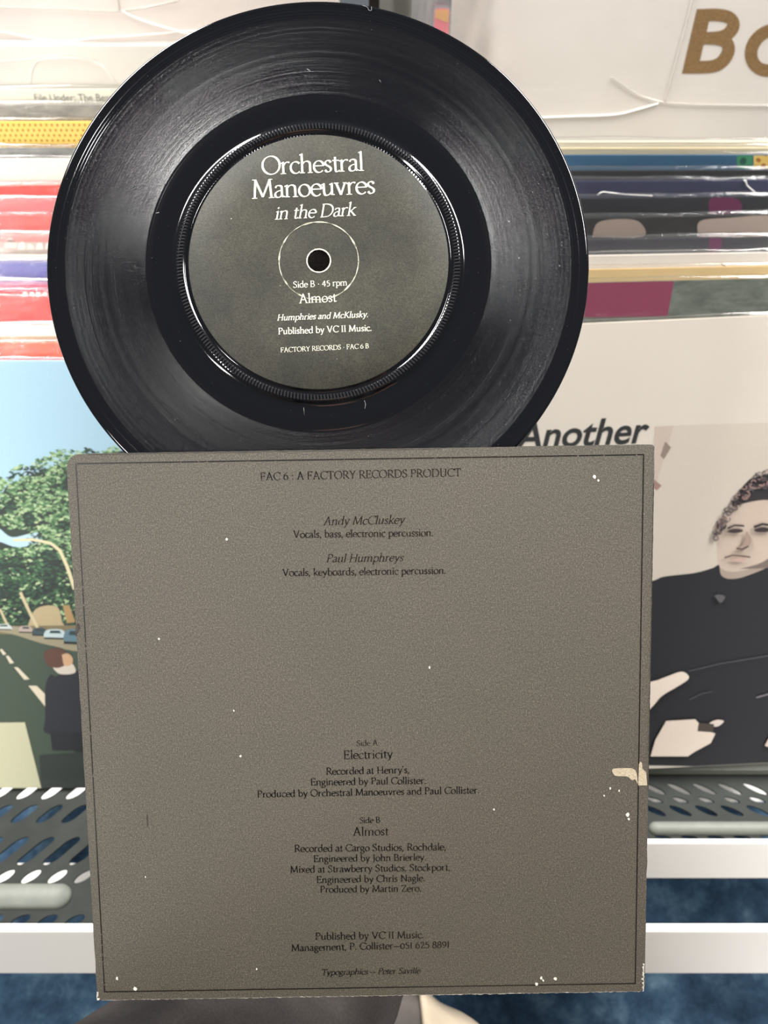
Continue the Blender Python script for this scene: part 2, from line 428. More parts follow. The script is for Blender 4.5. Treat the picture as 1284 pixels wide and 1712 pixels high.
def lip(name, x0, x1, y, z, L, m, parent, ang=60, flange=.008, th=.0018, yaw=0):
    """rolled front edge: a flat flange, a rounded nose and a face that slopes down to a small return"""
    prof = [(y+flange, z), (y+.0012, z)]
    dy, dz = -math.cos(R(ang)), -math.sin(R(ang))
    prof += [(y, z-.0006), (y+dy*.001, z+dz*.001-.0006)]
    e = (y+dy*L, z+dz*L); prof += [e, (e[0]+.0006, e[1]-.0015), (e[0]+.012, e[1]-.003)]
    vs = [(x, a, b) for a, b in prof for x in (x0, x1)]
    fs = [(2*i, 2*i+1, 2*i+3, 2*i+2) for i in range(len(prof)-1)]
    o = link(name, mesh(name, vs, fs), m, parent)
    s = o.modifiers.new('thickness', 'SOLIDIFY'); s.thickness = th; s.offset = -1
    return o

def ridge(name, x0, x1, y0, y1, z, h, m, parent, round_end):
    """raised rounded bead across the tray, one end closed like a thumb"""
    n, k = 40, 10; vs, fs = [], []
    L_ = x1-x0; tips = [q*q*.02 for q in [i/20 for i in range(20)]]
    xs_ = [x0, x0+L_*.5]+[x1-q for q in tips[::-1]] if round_end > 0 else [x0+q for q in tips]+[x0+L_*.5, x1]
    n = len(xs_)-1
    for i in range(n+1):
        x = xs_[i]
        d = abs(x-(x1 if round_end > 0 else x0)); r = (y1-y0)/2*1.2
        s = math.sqrt(max(0, 1-(1-min(d/r, 1))**2)) if d < r else 1
        s = max(s, .02)
        for j in range(k+1):
            a = math.pi*j/k
            vs.append((x, (y0+y1)/2 - math.cos(a)*(y1-y0)/2*s, z+math.sin(a)*h*s))
    for i in range(n):
        for j in range(k):
            b = i*(k+1)+j; fs.append((b, b+1, b+k+2, b+k+1))
    return link(name, mesh(name, vs, fs, True), m, parent)

H = lambda h: CAM_Z-h
ZL, ZR = H(.582), H(.566)                    # floors of the two trays
# rear parts of the tray floors are hidden under the records
lt = empty('display_tray'); tag(lt, 'grey slotted metal tray under the left stack of records', 'tray')
perforated('slotted_panel', -.46, .0, [(.1985, .72, 0, 0, 0), (.1825, .1985, .1842, .1970, .0088), (.161, .1825, .1668, .1800, .0088),
            (.1375, .161, .1385, .1572, .0092), (.1245, .1375, .1265, .1352, .0088), (.1085, .1245, 0, 0, 0), (.0965, .1085, .0995, .1068, .0105)], ZL, M_tray, lt, lean=1.0)
ridge('rounded_ridge', -.50, -.2155, .1100, .1262, ZL, .0045, M_ridge, lt, 1)
rt = empty('display_tray'); tag(rt, 'grey slotted metal tray under the right stack with pale front edge', 'tray')
perforated('slotted_panel', .02, .55, [(.1925, .72, 0, 0, 0), (.1812, .1925, .1822, .1905, .0078), (.1755, .1812, .1760, .1806, .0078), (.1635, .1755, .1670, .1745, .0088), (.1545, .1635, 0, 0, 0),
            (.1505, .1545, .1513, .1538, .011)], ZR, M_tray, rt, lean=-1.6)
ridge('rounded_ridge', .187, .56, .1540, .1632, ZR, .0045, M_ridge, rt, -1)
lip('front_lip', .02, .58, .1495, ZR, .031, M_white, rt, flange=.0015)
box('support_ledge', (.02, .56, .1965, .2025, ZR, ZR+.011), M_ridge, rt, .001)

rk = empty('rack_frame'); tag(rk, 'white metal frame of the record rack running along the front', 'rack')
lip('front_rail', -.62, .66, .0974, ZL, .0384, M_white, rk, flange=.0035)
box('rail_top', (-.62, .66, .0995, .1012, ZL-.03, ZL-.0005), M_tray, rk)
box('lower_shelf', (-.62, .66, .2825, .75, H(.905), H(.9)), M_white, rk, .001)
box('lower_crossbar', (-.62, -.05, .192, .216, H(.92), H(.9)), M_white, rk, .002)
for x in (-.61, .65):
    box('upright_post', (x-.012, x+.012, .60, .63, 0, H(.2)), M_white, rk, .002)
    box('upright_post', (x-.012, x+.012, .11, .135, 0, ZL-.002), M_white, rk, .002)
    box('side_rail', (x-.01, x+.01, .135, .60, ZL-.03, ZL-.004), M_white, rk, .002)
box('rear_step', (-.60, -.012, .700, .86, H(.546), H(.5395)), M_tray, rk)
box('rear_step', (.032, .64, .600, .86, H(.508), H(.5015)), M_tray, rk)
box('rear_brace', (-.60, .64, .75, .78, H(.582), H(.546)), M_white, rk)
box('divider_post', (-.0115, -.0035, .66, .668, H(.51), H(.12)), M_black, rk, .0008)
box('divider_panel', (-.0035, .030, .690, .692, H(.51), H(.10)), plain('dull grey panel', (132, 132, 126), .5, vary=.08), rk)

# ================================================================== long-playing records in their covers
def lp(y_top, side, h_top, base_h, yaw, px_ref, mat, label, group, thick=.0035, size=.315, film=None, cx=None, roll=0):
    """one record cover leaning back in the rack. Its top edge is found on the sight line of (px_ref, y_top)"""
    p = hit_z(px_ref, y_top, H(h_top)); u = Vector((math.cos(R(yaw)), math.sin(R(yaw)), 0))
    c = cx if cx is not None else (-.172 if side == 'L' else .212)
    top = p + u*((c-p.x)/u.x)
    cb = (base_h-h_top)/size; cb = min(cb, .9995); sb = math.sqrt(1-cb*cb)
    back = Vector((-u.y, u.x, 0)); v = back*sb + Vector((0, 0, 1))*cb; n = u.cross(v)
    if roll:
        q = Matrix.Rotation(R(roll), 3, n); top = p + (q @ u)*((c-p.x)/u.x); u = q @ u; v = q @ v
    o = top - v*size - n*0
    M = Matrix(((u.x, v.x, n.x, o.x), (u.y, v.y, n.y, o.y), (u.z, v.z, n.z, o.z), (0, 0, 0, 1)))
    e = empty('record', M); tag(e, label, 'record', group)
    bm = bmesh.new(); add_box(bm, -size/2, size/2, 0, size, -thick, 0, bev=.0005)
    link('cover', bm_mesh('cover', bm), mat, e)
    if film:
        nx, ny = 46, 12; vs, fs = [], []; hw = size/2+.0025; sd = y_top*.37
        rows = [0, .06, .13, .19, .24, .27, .29, .302, .310, .315]
        for j, vv in enumerate(rows):
            for i in range(nx+1):
                x = -hw+2*hw*i/nx
                wv = noise.noise(Vector((x*22, vv*18, sd)))*.0007 + noise.noise(Vector((x*70, vv*60, sd+5)))*.0003
                vs.append((x, vv-.001, .0008+max(-.0005, wv*.6)))
        for (vv, zz, am) in ((.3165, .0006, .0004), (.3178, -.0010, .0006), (.3165, -thick-.0002, .0005), (.25, -thick-.0003, 0), (0, -thick-.0003, 0)):
            for i in range(nx+1):
                x = -hw+2*hw*i/nx
                wv = noise.noise(Vector((x*26, 3.3, sd)))*am*1.6
                vs.append((x, vv+wv, zz))
        nr = len(rows)+5
        for j in range(nr-1):
            for i in range(nx):
                b = j*(nx+1)+i; fs.append((b, b+1, b+nx+2, b+nx+1))
        link('plastic_sleeve', mesh('plastic_sleeve', vs, fs, True), film, e)
    return e, M

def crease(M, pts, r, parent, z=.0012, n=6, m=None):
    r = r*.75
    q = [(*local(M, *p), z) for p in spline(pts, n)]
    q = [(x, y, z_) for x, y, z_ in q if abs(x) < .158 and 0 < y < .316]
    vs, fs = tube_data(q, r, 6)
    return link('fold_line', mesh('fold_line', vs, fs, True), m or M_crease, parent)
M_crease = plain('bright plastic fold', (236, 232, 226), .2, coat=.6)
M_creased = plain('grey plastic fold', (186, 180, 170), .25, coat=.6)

GL, GR = 'records in the left stack', 'records in the right stack'
def two_tone(name, top, bottom, frac, m_rough=.4):
    return top
C = lambda n, a, b=None, s=20, **k: mottled(n, a, b or tuple(max(0, v-14) for v in a), s, **k)

def band(M, e, y0, y1, x0, x1, rgb, name='printed_band', slant=0):
    P = Print(M); P.poly([(x0+slant, y0), (x1+slant, y0), (x1, y1), (x0, y1)], rgb); return P.build(name, e)

hL = lambda y: .324 - .050*min(1, max(0, (594-y)/440))
hR = lambda y: .308 - .045*min(1, max(0, (531-y)/290))
BL, BR = .5795, .5630

# ---- left stack, front to back
e1, M1 = lp(603, 'L', .320, BL, 0, 60, C('pale sky blue card', (158, 190, 206), (150, 184, 200), 8, rough=.3), 'record with a printed street, green trees and pale blue sky, frontmost on the left', GL, film=M_film_smooth)
spec = [
 (571, (232, 84, 44), (214, 70, 40), 'orange red record directly behind the street scene one', M_film, 0),
 (541, (232, 222, 206), (206, 196, 176), 'cream record with a tan lower band, behind the orange red one', M_film_white, 0),
 (495, (226, 44, 30), (212, 34, 28), 'bright red record with the broadest red strip in the left stack', M_film, 0),
 (484, (216, 40, 44), (204, 30, 40), 'red record with small white torn lettering on its top edge', M_film, 0),
 (468, (168, 92, 130), (120, 74, 140), 'magenta record between the lettered red one and the violet blue one', M_film_white, 0),
 (433, (88, 86, 156), (70, 68, 140), 'violet blue record in the middle of the left stack', M_film, 0),
 (423, (206, 196, 180), (190, 180, 166), 'thin beige record directly behind the violet blue one', None, 0),
 (389, (176, 148, 138), (190, 178, 166), 'dusty pink grey record with a pale rounded emblem', M_film_white, 0),
 (357, (214, 72, 62), (202, 60, 54), 'coral red record directly behind the dusty pink grey one', M_film, .6),
 (330, (196, 70, 74), (214, 104, 100), 'rose red record with white glare, below the bright scarlet one', M_film_white, .4),
 (307, (240, 40, 16), (228, 32, 14), 'bright scarlet record directly below the broad plain white strip', M_film, 1.6),
 (262, (226, 218, 206), (218, 210, 198), 'plain off-white record between the scarlet one and the grey one', M_film_smooth, 0),
 (244, (120, 120, 112), (88, 88, 82), 'dark grey thin record directly below the yellow dotted one', M_film, 0),
 (200, (238, 198, 96), (232, 190, 84), 'yellow record patterned with rows of brown dots', M_film_smooth, 0),
 (172, (150, 146, 136), (112, 110, 104), 'grey mottled record directly above the yellow dotted one', M_film, 0),
 (146, (222, 216, 196), (214, 208, 188), 'cream record with grey lettering reading File Under', M_film_smooth, 0),
]
LM = {}
for k, (y, a, b, lab, film, yw) in enumerate(spec):
    sc_ = 6 if y not in (244, 172, 389) else 60
    m = mottled('card %d' % k, a, b, sc_, rough=.45, detail=4, sp=(1, 3, 1))
    e, M = lp(y+3, 'L', hL(y), BL, yw, 60, m, lab, GL, film=film, thick=.0022)
    LM[y] = (e, M)
e, M = lp(75, 'L', .262, .575, 0, 60, C('white card', (232, 226, 216), (226, 219, 208), 5, rough=.45), 'white record with faint embossing, second from the back of the left stack', GL, film=M_film_smooth)
LW = (e, M)
e, M = lp(-60, 'L', .225, .538, 0, 60, cx=-.196, mat=C('warm white card', (226, 216, 208), (220, 209, 200), 5, rough=.45), label='pale pinkish white record with creased wrapping at the top left', group=GL, film=M_film_smooth)
LB = (e, M)
# details on the left stack
e, M = LM[541]; band(M, e, 562, 580, -60, 700, (186, 160, 118))
e, M = LM[468]; band(M, e, 476, 480, -60, 700, (198, 60, 100))
e, M = LM[389]; band(M, e, 392, 405, -60, 700, (206, 120, 112)); P = Print(M)
P.blob([(8, 414), (9, 404), (17, 397), (25, 404), (26, 414)], (216, 196, 186))
for x in range(30, 330, 15): P.blob([(x, 417), (x+2, 408), (x+9, 407+3*math.sin(x)), (x+12, 416)], (222, 210, 198))
P.build('printed_emblem', e)
e, M = LM[484]; P = Print(M); random.seed(3)
for k in range(15):
    x = 36+k*11; P.poly([(x, 495), (x+3, 488+random.random()*2), (x+8, 488), (x+10, 494)], (240, 232, 224))
    P.poly([(x+3, 493), (x+6, 489), (x+11, 490), (x+8, 496)], (236, 222, 214))
P.build('lettering', e)
e, M = LM[433]; band(M, e, 434, 440, -60, 700, (122, 122, 160))
e, M = LM[200]; P = Print(M, dz=0)
P.z += .00002
x0l, ytl = local(M, 0, 203); x1l, ybl = local(M, 0, 246)
for r_ in range(15):
    for q in range(74):
        X = -.1575+.0042*q+(.0021 if r_ % 2 else 0); Y = .3125-.0036*r_
        if X > .154: continue
        P.poly([(X+.00095*math.cos(a*math.pi/3), Y+.00105*math.sin(a*math.pi/3)) for a in range(6)], (164, 112, 34), px=False, up=False)
o = P.build('printed_dots', e); tag(o, kind='stuff')
e, M = LM[146]
band(M, e, 148, 162, -60, 740, (228, 222, 202))
sans('File Under: The Beatles', 'lettering', M, (59, 169), (205, 169), .0001, plain('grey print', (84, 82, 76), .5), e)
e, M = LW
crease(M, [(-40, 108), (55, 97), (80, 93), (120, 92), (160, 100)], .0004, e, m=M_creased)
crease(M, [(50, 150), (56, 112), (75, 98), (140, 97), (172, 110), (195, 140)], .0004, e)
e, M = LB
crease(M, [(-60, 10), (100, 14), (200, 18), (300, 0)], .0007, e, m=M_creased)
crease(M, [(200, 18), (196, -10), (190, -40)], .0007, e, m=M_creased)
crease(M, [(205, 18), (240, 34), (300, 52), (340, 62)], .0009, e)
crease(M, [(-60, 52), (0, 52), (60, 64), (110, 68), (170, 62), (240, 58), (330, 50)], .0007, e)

# ---- right stack, front to back
e2, M2 = lp(540, 'R', .306, .5530, 1.3, 985, C('warm white print', (224, 216, 203), (219, 210, 197), 5, rough=.3), 'record with black slanted title and a seated man in dark clothes, frontmost on the right', GR, film=M_film_smooth, roll=1.7)
spec = [
 (466, (122, 128, 118), (88, 94, 86), 'grey marbled record with a crimson left part, behind the frontmost right one', M_film_smooth, 2.2, 1130),
 (444, (226, 200, 150), (216, 188, 136), 'tan edged record directly behind the crimson and grey one', M_film_smooth, 2.0, 1130),
 (421, (232, 226, 218), (226, 219, 210), 'clean white record with one small dark scratch', M_film_smooth, 1.8, 1130),
 (395, (84, 86, 80), (64, 62, 70), 'charcoal record with a dull plum patch, behind the white one', M_film, 1.6, 1130),
 (359, (60, 58, 54), (36, 34, 32), 'black record with blurred pink skin tones along its top', M_film, 2.0, 1130),
 (327, (40, 44, 44), (28, 28, 36), 'black record with a magenta patch towards the right', M_film, 1.2, 1130),
 (299, (60, 62, 92), (48, 50, 78), 'navy record wrapped in loosely crinkled clear plastic', M_film, .6, 1130),
 (282, (38, 38, 36), (26, 26, 26), 'thin black record directly below the blue one', M_film, .3, 1130),
 (256, (62, 106, 136), (54, 94, 124), 'blue record with green and yellow spotted squares at its right', M_film_smooth, 0, 1130),
 (244, (216, 204, 172), (208, 194, 160), 'beige record directly above the blue one', M_film_smooth, 0, 1130),
 (233, (232, 226, 208), (224, 216, 196), 'ivory record just below the big white one with bronze lettering', M_film_smooth, 0, 1130),
]
RM = {}
for k, (y, a, b, lab, film, yw, pr) in enumerate(spec):
    m = mottled('sleeve card %d' % k, a, b, 60 if k == 0 else 10, rough=.45, detail=5, sp=(1, 3, 1))
    e, M = lp(y+3, 'R', hR(y), BR, yw, pr, m, lab, GR, film=film, thick=.0022)
    RM[y] = (e, M)
e, M = lp(-90, 'R', .20, .50, -1.2, 1000, C('gloss white card', (228, 222, 213), (222, 214, 204), 4, rough=.25, coat=.5), 'large white record with bronze slanted capital lettering at the upper right', GR, film=M_film_smooth, size=.315)
RB = (e, M)
t = NT('bronze print'); n = t.noise(t.coord(), 1400, 3)
t.color(t.ramp(n, [(.35, lin((132, 100, 60))), (.65, lin((172, 138, 92)))])); t.set(t.b, Roughness=.4, Metallic=.3)
P = Print(M, z0=.0002, dz=.00002)
for off in (0,):
    P.poly([(1140, 123), (1165, 15), (1190, 15), (1165, 123)], (0, 0, 0))
    P.line(spline([(1172, 25.5), (1200, 25), (1220, 30), (1226, 43), (1216, 57), (1198, 63), (1165, 64)], 8), 21, (0, 0, 0))
    P.build('lettering', e, t.m); P = Print(M, z0=.00024, dz=.00002)
    P.line(spline([(1165, 65), (1190, 64), (1212, 69), (1218, 83), (1209, 101), (1190, 111), (1150, 112.5)], 8), 21, (0, 0, 0))
o = P.build('lettering', e, t.m)
P = Print(M, z0=.0002, dz=.00002); P.line(spline([(1290+34*math.cos(a*math.pi/9)+6*math.sin(a*math.pi/9), 84-34*math.sin(a*math.pi/9)) for a in range(19)], 3), 21, (0, 0, 0)); P.build('lettering', e, t.m)
for pts, r_ in (([(868, 198), (950, 195), (1025, 192), (1062, 184), (1100, 173)], .0010),):
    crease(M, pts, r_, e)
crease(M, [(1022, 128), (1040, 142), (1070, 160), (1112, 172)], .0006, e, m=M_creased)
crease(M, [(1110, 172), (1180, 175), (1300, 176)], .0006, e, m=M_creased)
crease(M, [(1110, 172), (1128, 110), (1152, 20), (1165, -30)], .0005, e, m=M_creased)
# details on the right stack
e, M = RM[466]; P = Print(M); P.poly([(700, 471), (1127, 466), (1116, 529), (700, 535)], (142, 64, 90)); P.build('printed_band', e)
e, M = RM[421]; P = Print(M); P.line([(1206, 441), (1214, 446)], 2.2, (60, 56, 50)); P.build('scratch', e)
e, M = RM[395]; band(M, e, 398, 420, 1186, 1206, (112, 62, 92))
e, M = RM[359]; P = Print(M)
P.blob([(990, 396), (1000, 372), (1040, 366), (1070, 372), (1074, 396)], (168, 150, 138))
P.blob([(1168, 396), (1170, 370), (1220, 364), (1320, 360), (1320, 396)], (176, 158, 146))
P.build('printed_shapes', e)
e, M = RM[327]; P = Print(M); P.blob([(1186, 358), (1186, 334), (1205, 330), (1235, 334), (1236, 356)], (104, 34, 76)); P.build('printed_patch', e)
e, M = RM[256]; P = Print(M)
P.poly([(1232, 259), (1258, 259), (1258, 282), (1232, 282)], (70, 146, 106)); P.blob([(1236, 270), (1241, 263), (1248, 266), (1246, 274), (1239, 275)], (44, 92, 78))
P.poly([(1260, 259), (1400, 259), (1400, 282), (1260, 282)], (238, 204, 112))
for x, y in ((1267, 268), (1279, 258), (1276, 277), (1290, 266), (1300, 276)): P.blob([(x-4, y), (x, y-4), (x+5, y-1), (x+2, y+4)], (182, 120, 52))
P.build('printed_squares', e)
e, M = RM[299]
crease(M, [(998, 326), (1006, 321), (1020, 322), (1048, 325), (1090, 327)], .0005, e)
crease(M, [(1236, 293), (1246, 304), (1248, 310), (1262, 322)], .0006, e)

# ---- printed picture on the front left record: a plain tree-lined street
e, M = e1, M1; P = Print(M); random.seed(11)
sky = [(-230, 612), (760, 612), (760, 1110), (-230, 1110)]
P.poly(sky, (160, 192, 208)); P.poly([(-230, 830), (760, 830), (760, 1110), (-230, 1110)], (176, 202, 214))
P.poly([(-230, 1046), (760, 1046), (760, 1320), (-230, 1320)], (66, 80, 66))
P.blob([(-40, 1060), (-40, 980), (-8, 860), (12, 812), (36, 806), (64, 790), (100, 776), (150, 764), (300, 745), (520, 785), (700, 820), (740, 1060), (400, 1060), (60, 1056)], (34, 48, 40), 4)
P.blob([(-40, 930), (-10, 905), (30, 915), (70, 905), (60, 890), (20, 898), (-10, 880), (-60, 890)], (170, 198, 210))
leaf = [(38, 74, 44), (58, 98, 60), (92, 128, 84), (126, 158, 110), (160, 186, 140), (78, 116, 76), (28, 46, 34), (24, 34, 34), (46, 84, 58), (178, 196, 148)]
P.z += .00001
def in_tree(x, y):
    if y < 905: return y > 752 + max(0, 100-x)*.45 + 14*noise.noise(Vector((x*.05, 1, 0))) and x > -2 + 20*noise.noise(Vector((y*.03, 0, 2)))
    return y < 1048-4*noise.noise(Vector((x*.05, 3, 0)))
for k in range(7600):
    x = random.uniform(-20, 200) if k < 6200 else random.uniform(-230, 740); y = random.uniform(735, 1046)
    if 884 < y < 916 and x < 48: continue
    if not in_tree(x, y): continue
    s = random.uniform(2.0, 6.0); a = random.uniform(-.7, .5); lo = y > 930
    c = random.choice(leaf[:6] if not lo else leaf[4:] if random.random() < .25 else leaf[:1]+leaf[6:9]+leaf[1:3])
    if y < 930 and random.random() < .20: c = random.choice(leaf[3:5]+leaf[9:])
    if noise.noise(Vector((x*.03, y*.045, 9))) < (-.30 if y < 900 else -.12): c = random.choice(leaf[6:9])
    ca, sa = math.cos(a), math.sin(a)
    P.poly([(x+ca*u*s-sa*v*s, y+sa*u*s+ca*v*s) for u, v in ((-1, 0), (-.3, -.42), (.9, -.1), (.2, .42))], c, up=False)
    P.z = P.z + 4e-9
P.z += .00001
P.blob([(45, 1052), (60, 1018), (95, 1014), (104, 1040), (110, 1054)], (176, 160, 124)); P.poly([(105, 1012), (116, 1012), (126, 1040), (112, 1042)], (164, 134, 88))
P.poly([(-40, 1047), (760, 1040), (760, 1062), (-40, 1060)], (122, 110, 80))
P.line([(22, 903), (55, 902), (85, 908), (100, 920), (112, 946), (125, 985)], 4, (206, 196, 158), 6)
P.line([(34, 990), (48, 1020), (64, 1052)], 5, (196, 182, 146)); P.line([(0, 1018), (12, 1044)], 4, (196, 182, 146))
P.blob([(-40, 1050), (20, 1060), (90, 1080), (200, 1092), (760, 1100), (760, 1060), (200, 1060), (0, 1045)], (150, 142, 116))
for x, y, ww, hh, c in ((6, 1048, 26, 10, (196, 204, 200)), (43, 1052, 22, 12, (178, 160, 150)), (66, 1056, 24, 14, (58, 76, 78)), (92, 1060, 36, 17, (184, 200, 202)), (124, 1064, 34, 26, (92, 122, 132)), (175, 1068, 44, 26, (150, 60, 50)), (240, 1070, 60, 30, (196, 200, 190))):
    P.blob([(x-ww/2, y+hh*.35), (x-ww/2, y-hh*.1), (x-ww*.3, y-hh*.45), (x+ww*.3, y-hh*.45), (x+ww/2, y), (x+ww/2, y+hh*.4)], c)
    P.poly([(x-ww*.26, y-hh*.1), (x-ww*.2, y-hh*.36), (x+ww*.22, y-hh*.36), (x+ww*.3, y-hh*.08)], (44, 60, 64))
    P.poly([(x-ww/2, y+hh*.3), (x+ww/2, y+hh*.36), (x+ww/2, y+hh*.52), (x-ww/2, y+hh*.46)], (24, 32, 34))
for q in ([(0, 1086), (3, 1084), (11, 1093), (6, 1095)], [(10, 1096), (15, 1096), (24, 1108), (17, 1109)], [(24, 1115), (30, 1115), (50, 1135), (41, 1136)], [(48, 1146), (62, 1146), (84, 1168), (80, 1186)]): P.poly(q, (214, 204, 180))
P.poly([(-230, 1209), (42, 1207), (70, 1320), (-230, 1320)], (196, 194, 164))          # pale paving
P.poly([(66, 1262), (240, 1250), (240, 1320), (70, 1320)], (44, 52, 48))
# a passer-by seen from behind in a long dark coat
P.blob([(92, 1131), (84, 1128), (76, 1150), (76, 1200), (74, 1222), (94, 1228), (130, 1230), (160, 1226), (160, 1150), (150, 1130), (120, 1120)], (38, 40, 46))
P.poly([(84, 1222), (132, 1224), (126, 1254), (88, 1254)], (32, 34, 38)); P.poly([(122, 1224), (158, 1224), (152, 1256), (124, 1256)], (28, 30, 34))
P.blob([(86, 1112), (96, 1106), (120, 1108), (126, 1124), (100, 1126)], (206, 196, 182))
P.blob([(74, 1100), (74, 1090), (86, 1084), (102, 1084), (112, 1092), (112, 1108), (98, 1116), (80, 1112)], (92, 62, 50))
P.blob([(104, 1094), (114, 1092), (122, 1100), (120, 1110), (108, 1112)], (196, 160, 126))
P.build('cover_picture', e)

# ---- printed picture on the front right record: a man in dark clothes against a pale wall
e, M = e2, M2; P = Print(M)
P.poly([(1096, 712), (1500, 700), (1420, 1262), (1000, 1266)], (214, 203, 189))
P.poly([(1094, 714), (1126, 712), (1106, 780), (1090, 830)], (206, 190, 176)); P.poly([(1112, 738), (1122, 748), (1110, 768), (1104, 762)], (150, 134, 122)); P.poly([(1092, 800), (1106, 812), (1098, 820), (1090, 814)], (164, 132, 122))
dark = (38, 38, 42)
P.blob([(1000, 985), (1086, 972), (1110, 964), (1160, 958), (1190, 950), (1205, 944), (1226, 958), (1300, 944), (1420, 950), (1420, 1262), (1000, 1264), (990, 1100)], dark)
P.blob([(1203, 946), (1206, 962), (1222, 968), (1250, 962), (1290, 940), (1270, 900)], (176, 160, 146))
P.blob([(1200, 935), (1199, 905), (1206, 880), (1213, 858), (1224, 838), (1260, 824), (1330, 830), (1336, 880), (1320, 910), (1290, 936), (1256, 950), (1226, 956), (1205, 950)], (208, 190, 174))
P.blob([(1236, 951), (1272, 941), (1300, 922), (1330, 905), (1338, 930), (1292, 948)], (128, 114, 106))
hair = (54, 50, 52)
P.blob([(1224, 848), (1226, 834), (1248, 806), (1262, 798), (1300, 790), (1360, 800), (1370, 870), (1340, 880), (1320, 846), (1284, 836), (1250, 840)], hair)
random.seed(5)
for k in range(170):
    a = random.uniform(0, 1)**1.3; x = 1200+a*120+random.uniform(-5, 5); y = 885-95*math.sin(min(1, a*1.5)*1.45)+random.uniform(-2, 24*min(1, a+.2)); r_ = random.uniform(3, 7)
    if a < .35 and x > 1204+a*80 and y > 850: continue
    P.line([(x+r_*math.cos(t_), y+r_*.8*math.sin(t_)) for t_ in [k+.7*i for i in range(6)]], 1.8, random.choice([hair, (92, 84, 84), (130, 116, 112), (38, 36, 40), (150, 120, 114)]))
for k in range(34):
    a = random.random(); x, y = 1194+a*24+random.uniform(-3, 3), 896-a*48+random.uniform(-5, 5); r_ = random.uniform(2, 5)
    P.line([(x+r_*math.cos(t_), y+r_*math.sin(t_)) for t_ in [k+.7*i for i in range(6)]], 1.5, random.choice([(92, 84, 84), (120, 108, 104), (70, 64, 66), (150, 132, 124)]))
P.line([(1214, 882), (1226, 877), (1242, 878)], 3, (48, 42, 42)); P.line([(1258, 880), (1272, 875), (1295, 878)], 4, (44, 40, 42))
P.blob([(1212, 888), (1222, 883), (1238, 884), (1238, 888), (1224, 890)], (58, 50, 50)); P.blob([(1258, 884), (1272, 880), (1288, 884), (1280, 888), (1262, 888)], (54, 46, 48))
P.blob([(1246, 886), (1254, 900), (1250, 912), (1240, 918), (1228, 916), (1240, 908)], (150, 130, 118)); P.line([(1229, 915), (1238, 917), (1249, 912)], 2.5, (70, 56, 54))
P.line([(1209, 931), (1222, 927), (1236, 928), (1252, 930)], 2.4, (86, 62, 60)); P.blob([(1216, 934), (1232, 932), (1246, 934), (1232, 938)], (176, 150, 140))
P.blob([(1192, 994), (1200, 992), (1210, 996), (1202, 1006)], (84, 82, 84))
sk = (212, 198, 184)
P.blob([(1000, 1150), (1084, 1138), (1110, 1130), (1136, 1121), (1148, 1126), (1148, 1134), (1130, 1146), (1104, 1162), (1086, 1182), (1040, 1220), (1000, 1230)], sk)
P.poly([(1086, 1262), (1094, 1234), (1112, 1203), (1160, 1200), (1170, 1210), (1178, 1218), (1194, 1224), (1186, 1240), (1160, 1254), (1148, 1262)], (206, 192, 178))
P.blob([(1184, 1206), (1196, 1201), (1208, 1203), (1200, 1211), (1190, 1212)], (200, 188, 178)); P.poly([(1166, 1206), (1192, 1208), (1190, 1222), (1164, 1220)], (70, 62, 56))
P.line([(1150, 1120), (1200, 1108), (1284, 1094)], 1.6, (74, 72, 76)); P.line([(1150, 1168), (1170, 1158), (1188, 1154)], 2, (66, 64, 68))
P.line([(1262, 1164), (1290, 1156)], 2, (120, 116, 120)); P.blob([(1276, 1244), (1290, 1222), (1310, 1220), (1300, 1250)], (190, 170, 160))
P.build('cover_picture', e)
sans('Another', 'lettering', M, (860, 751), (1085, 739), .00018, plain('black print', (42, 44, 44), .4), e, shear=.26, bold=.018)

# ---- clear dividers and a small bright tag between the stacks, at the top
dv = empty('record_divider', Matrix.Translation((.022, .655, H(.51)))); tag(dv, 'stack of clear and smoky plastic divider sheets beside the black post', 'divider')
smoky = plastic_film('smoky plastic', 20, 60, .2, tint=(.72, .74, .78), haze=.25)
for k, (x0, x1, y) in enumerate(((-.001, .010, .012), (.004, .018, .006), (.010, .027, 0))):
    box('divider_sheet', (x0, x1, y, y+.0012, 0, .40), smoky if k < 2 else M_film_white, dv, .0004)
tg = empty('price_tag', Matrix.Translation((.0435, .645, H(.243)))); tag(tg, 'small rounded tag, orange above and pink below, left of the big white record', 'tag')
def rrect(w_, h_, r, n=5):
    P = []
    for cx_, cy_, a0 in ((w_/2-r, h_/2-r, 0), (-w_/2+r, h_/2-r, 90), (-w_/2+r, -h_/2+r, 180), (w_/2-r, -h_/2+r, 270)):
        for i in range(n+1): P.append((cx_+r*math.cos(R(a0+90*i/n)), cy_+r*math.sin(R(a0+90*i/n))))
    return P
def slab(P, z0, z1):
    n = len(P); vs = [(x, y, z0) for x, y in P]+[(x, y, z1) for x, y in P]
    return vs, [tuple(range(n))[::-1], tuple(range(n, 2*n))]+[(i, (i+1) % n, n+(i+1) % n, n+i) for i in range(n)]

RT = Matrix.Rotation(R(72), 4, 'X')
vs, fs = slab(rrect(.0110, .044, .002), 0, .0012)
o = link('tag_card', mesh('tag_card', [RT @ Vector(v) for v in vs], fs), plain('pink card', (244, 96, 118), .35, coat=.5), tg)
vs, fs = slab([(-.0050, .0212), (.0050, .0212), (.0050, .0130), (-.0050, .0160)], .0013, .0015)
link('orange_patch', mesh('orange_patch', [RT @ Vector(v) for v in vs], fs), plain('orange card', (232, 164, 52), .35, coat=.5), tg)
vs, fs = slab(rrect(.0130, .048, .003), .0018, .0022)
link('clear_pocket', mesh('clear_pocket', [RT @ Vector(v) for v in vs], fs), M_film_white, tg)

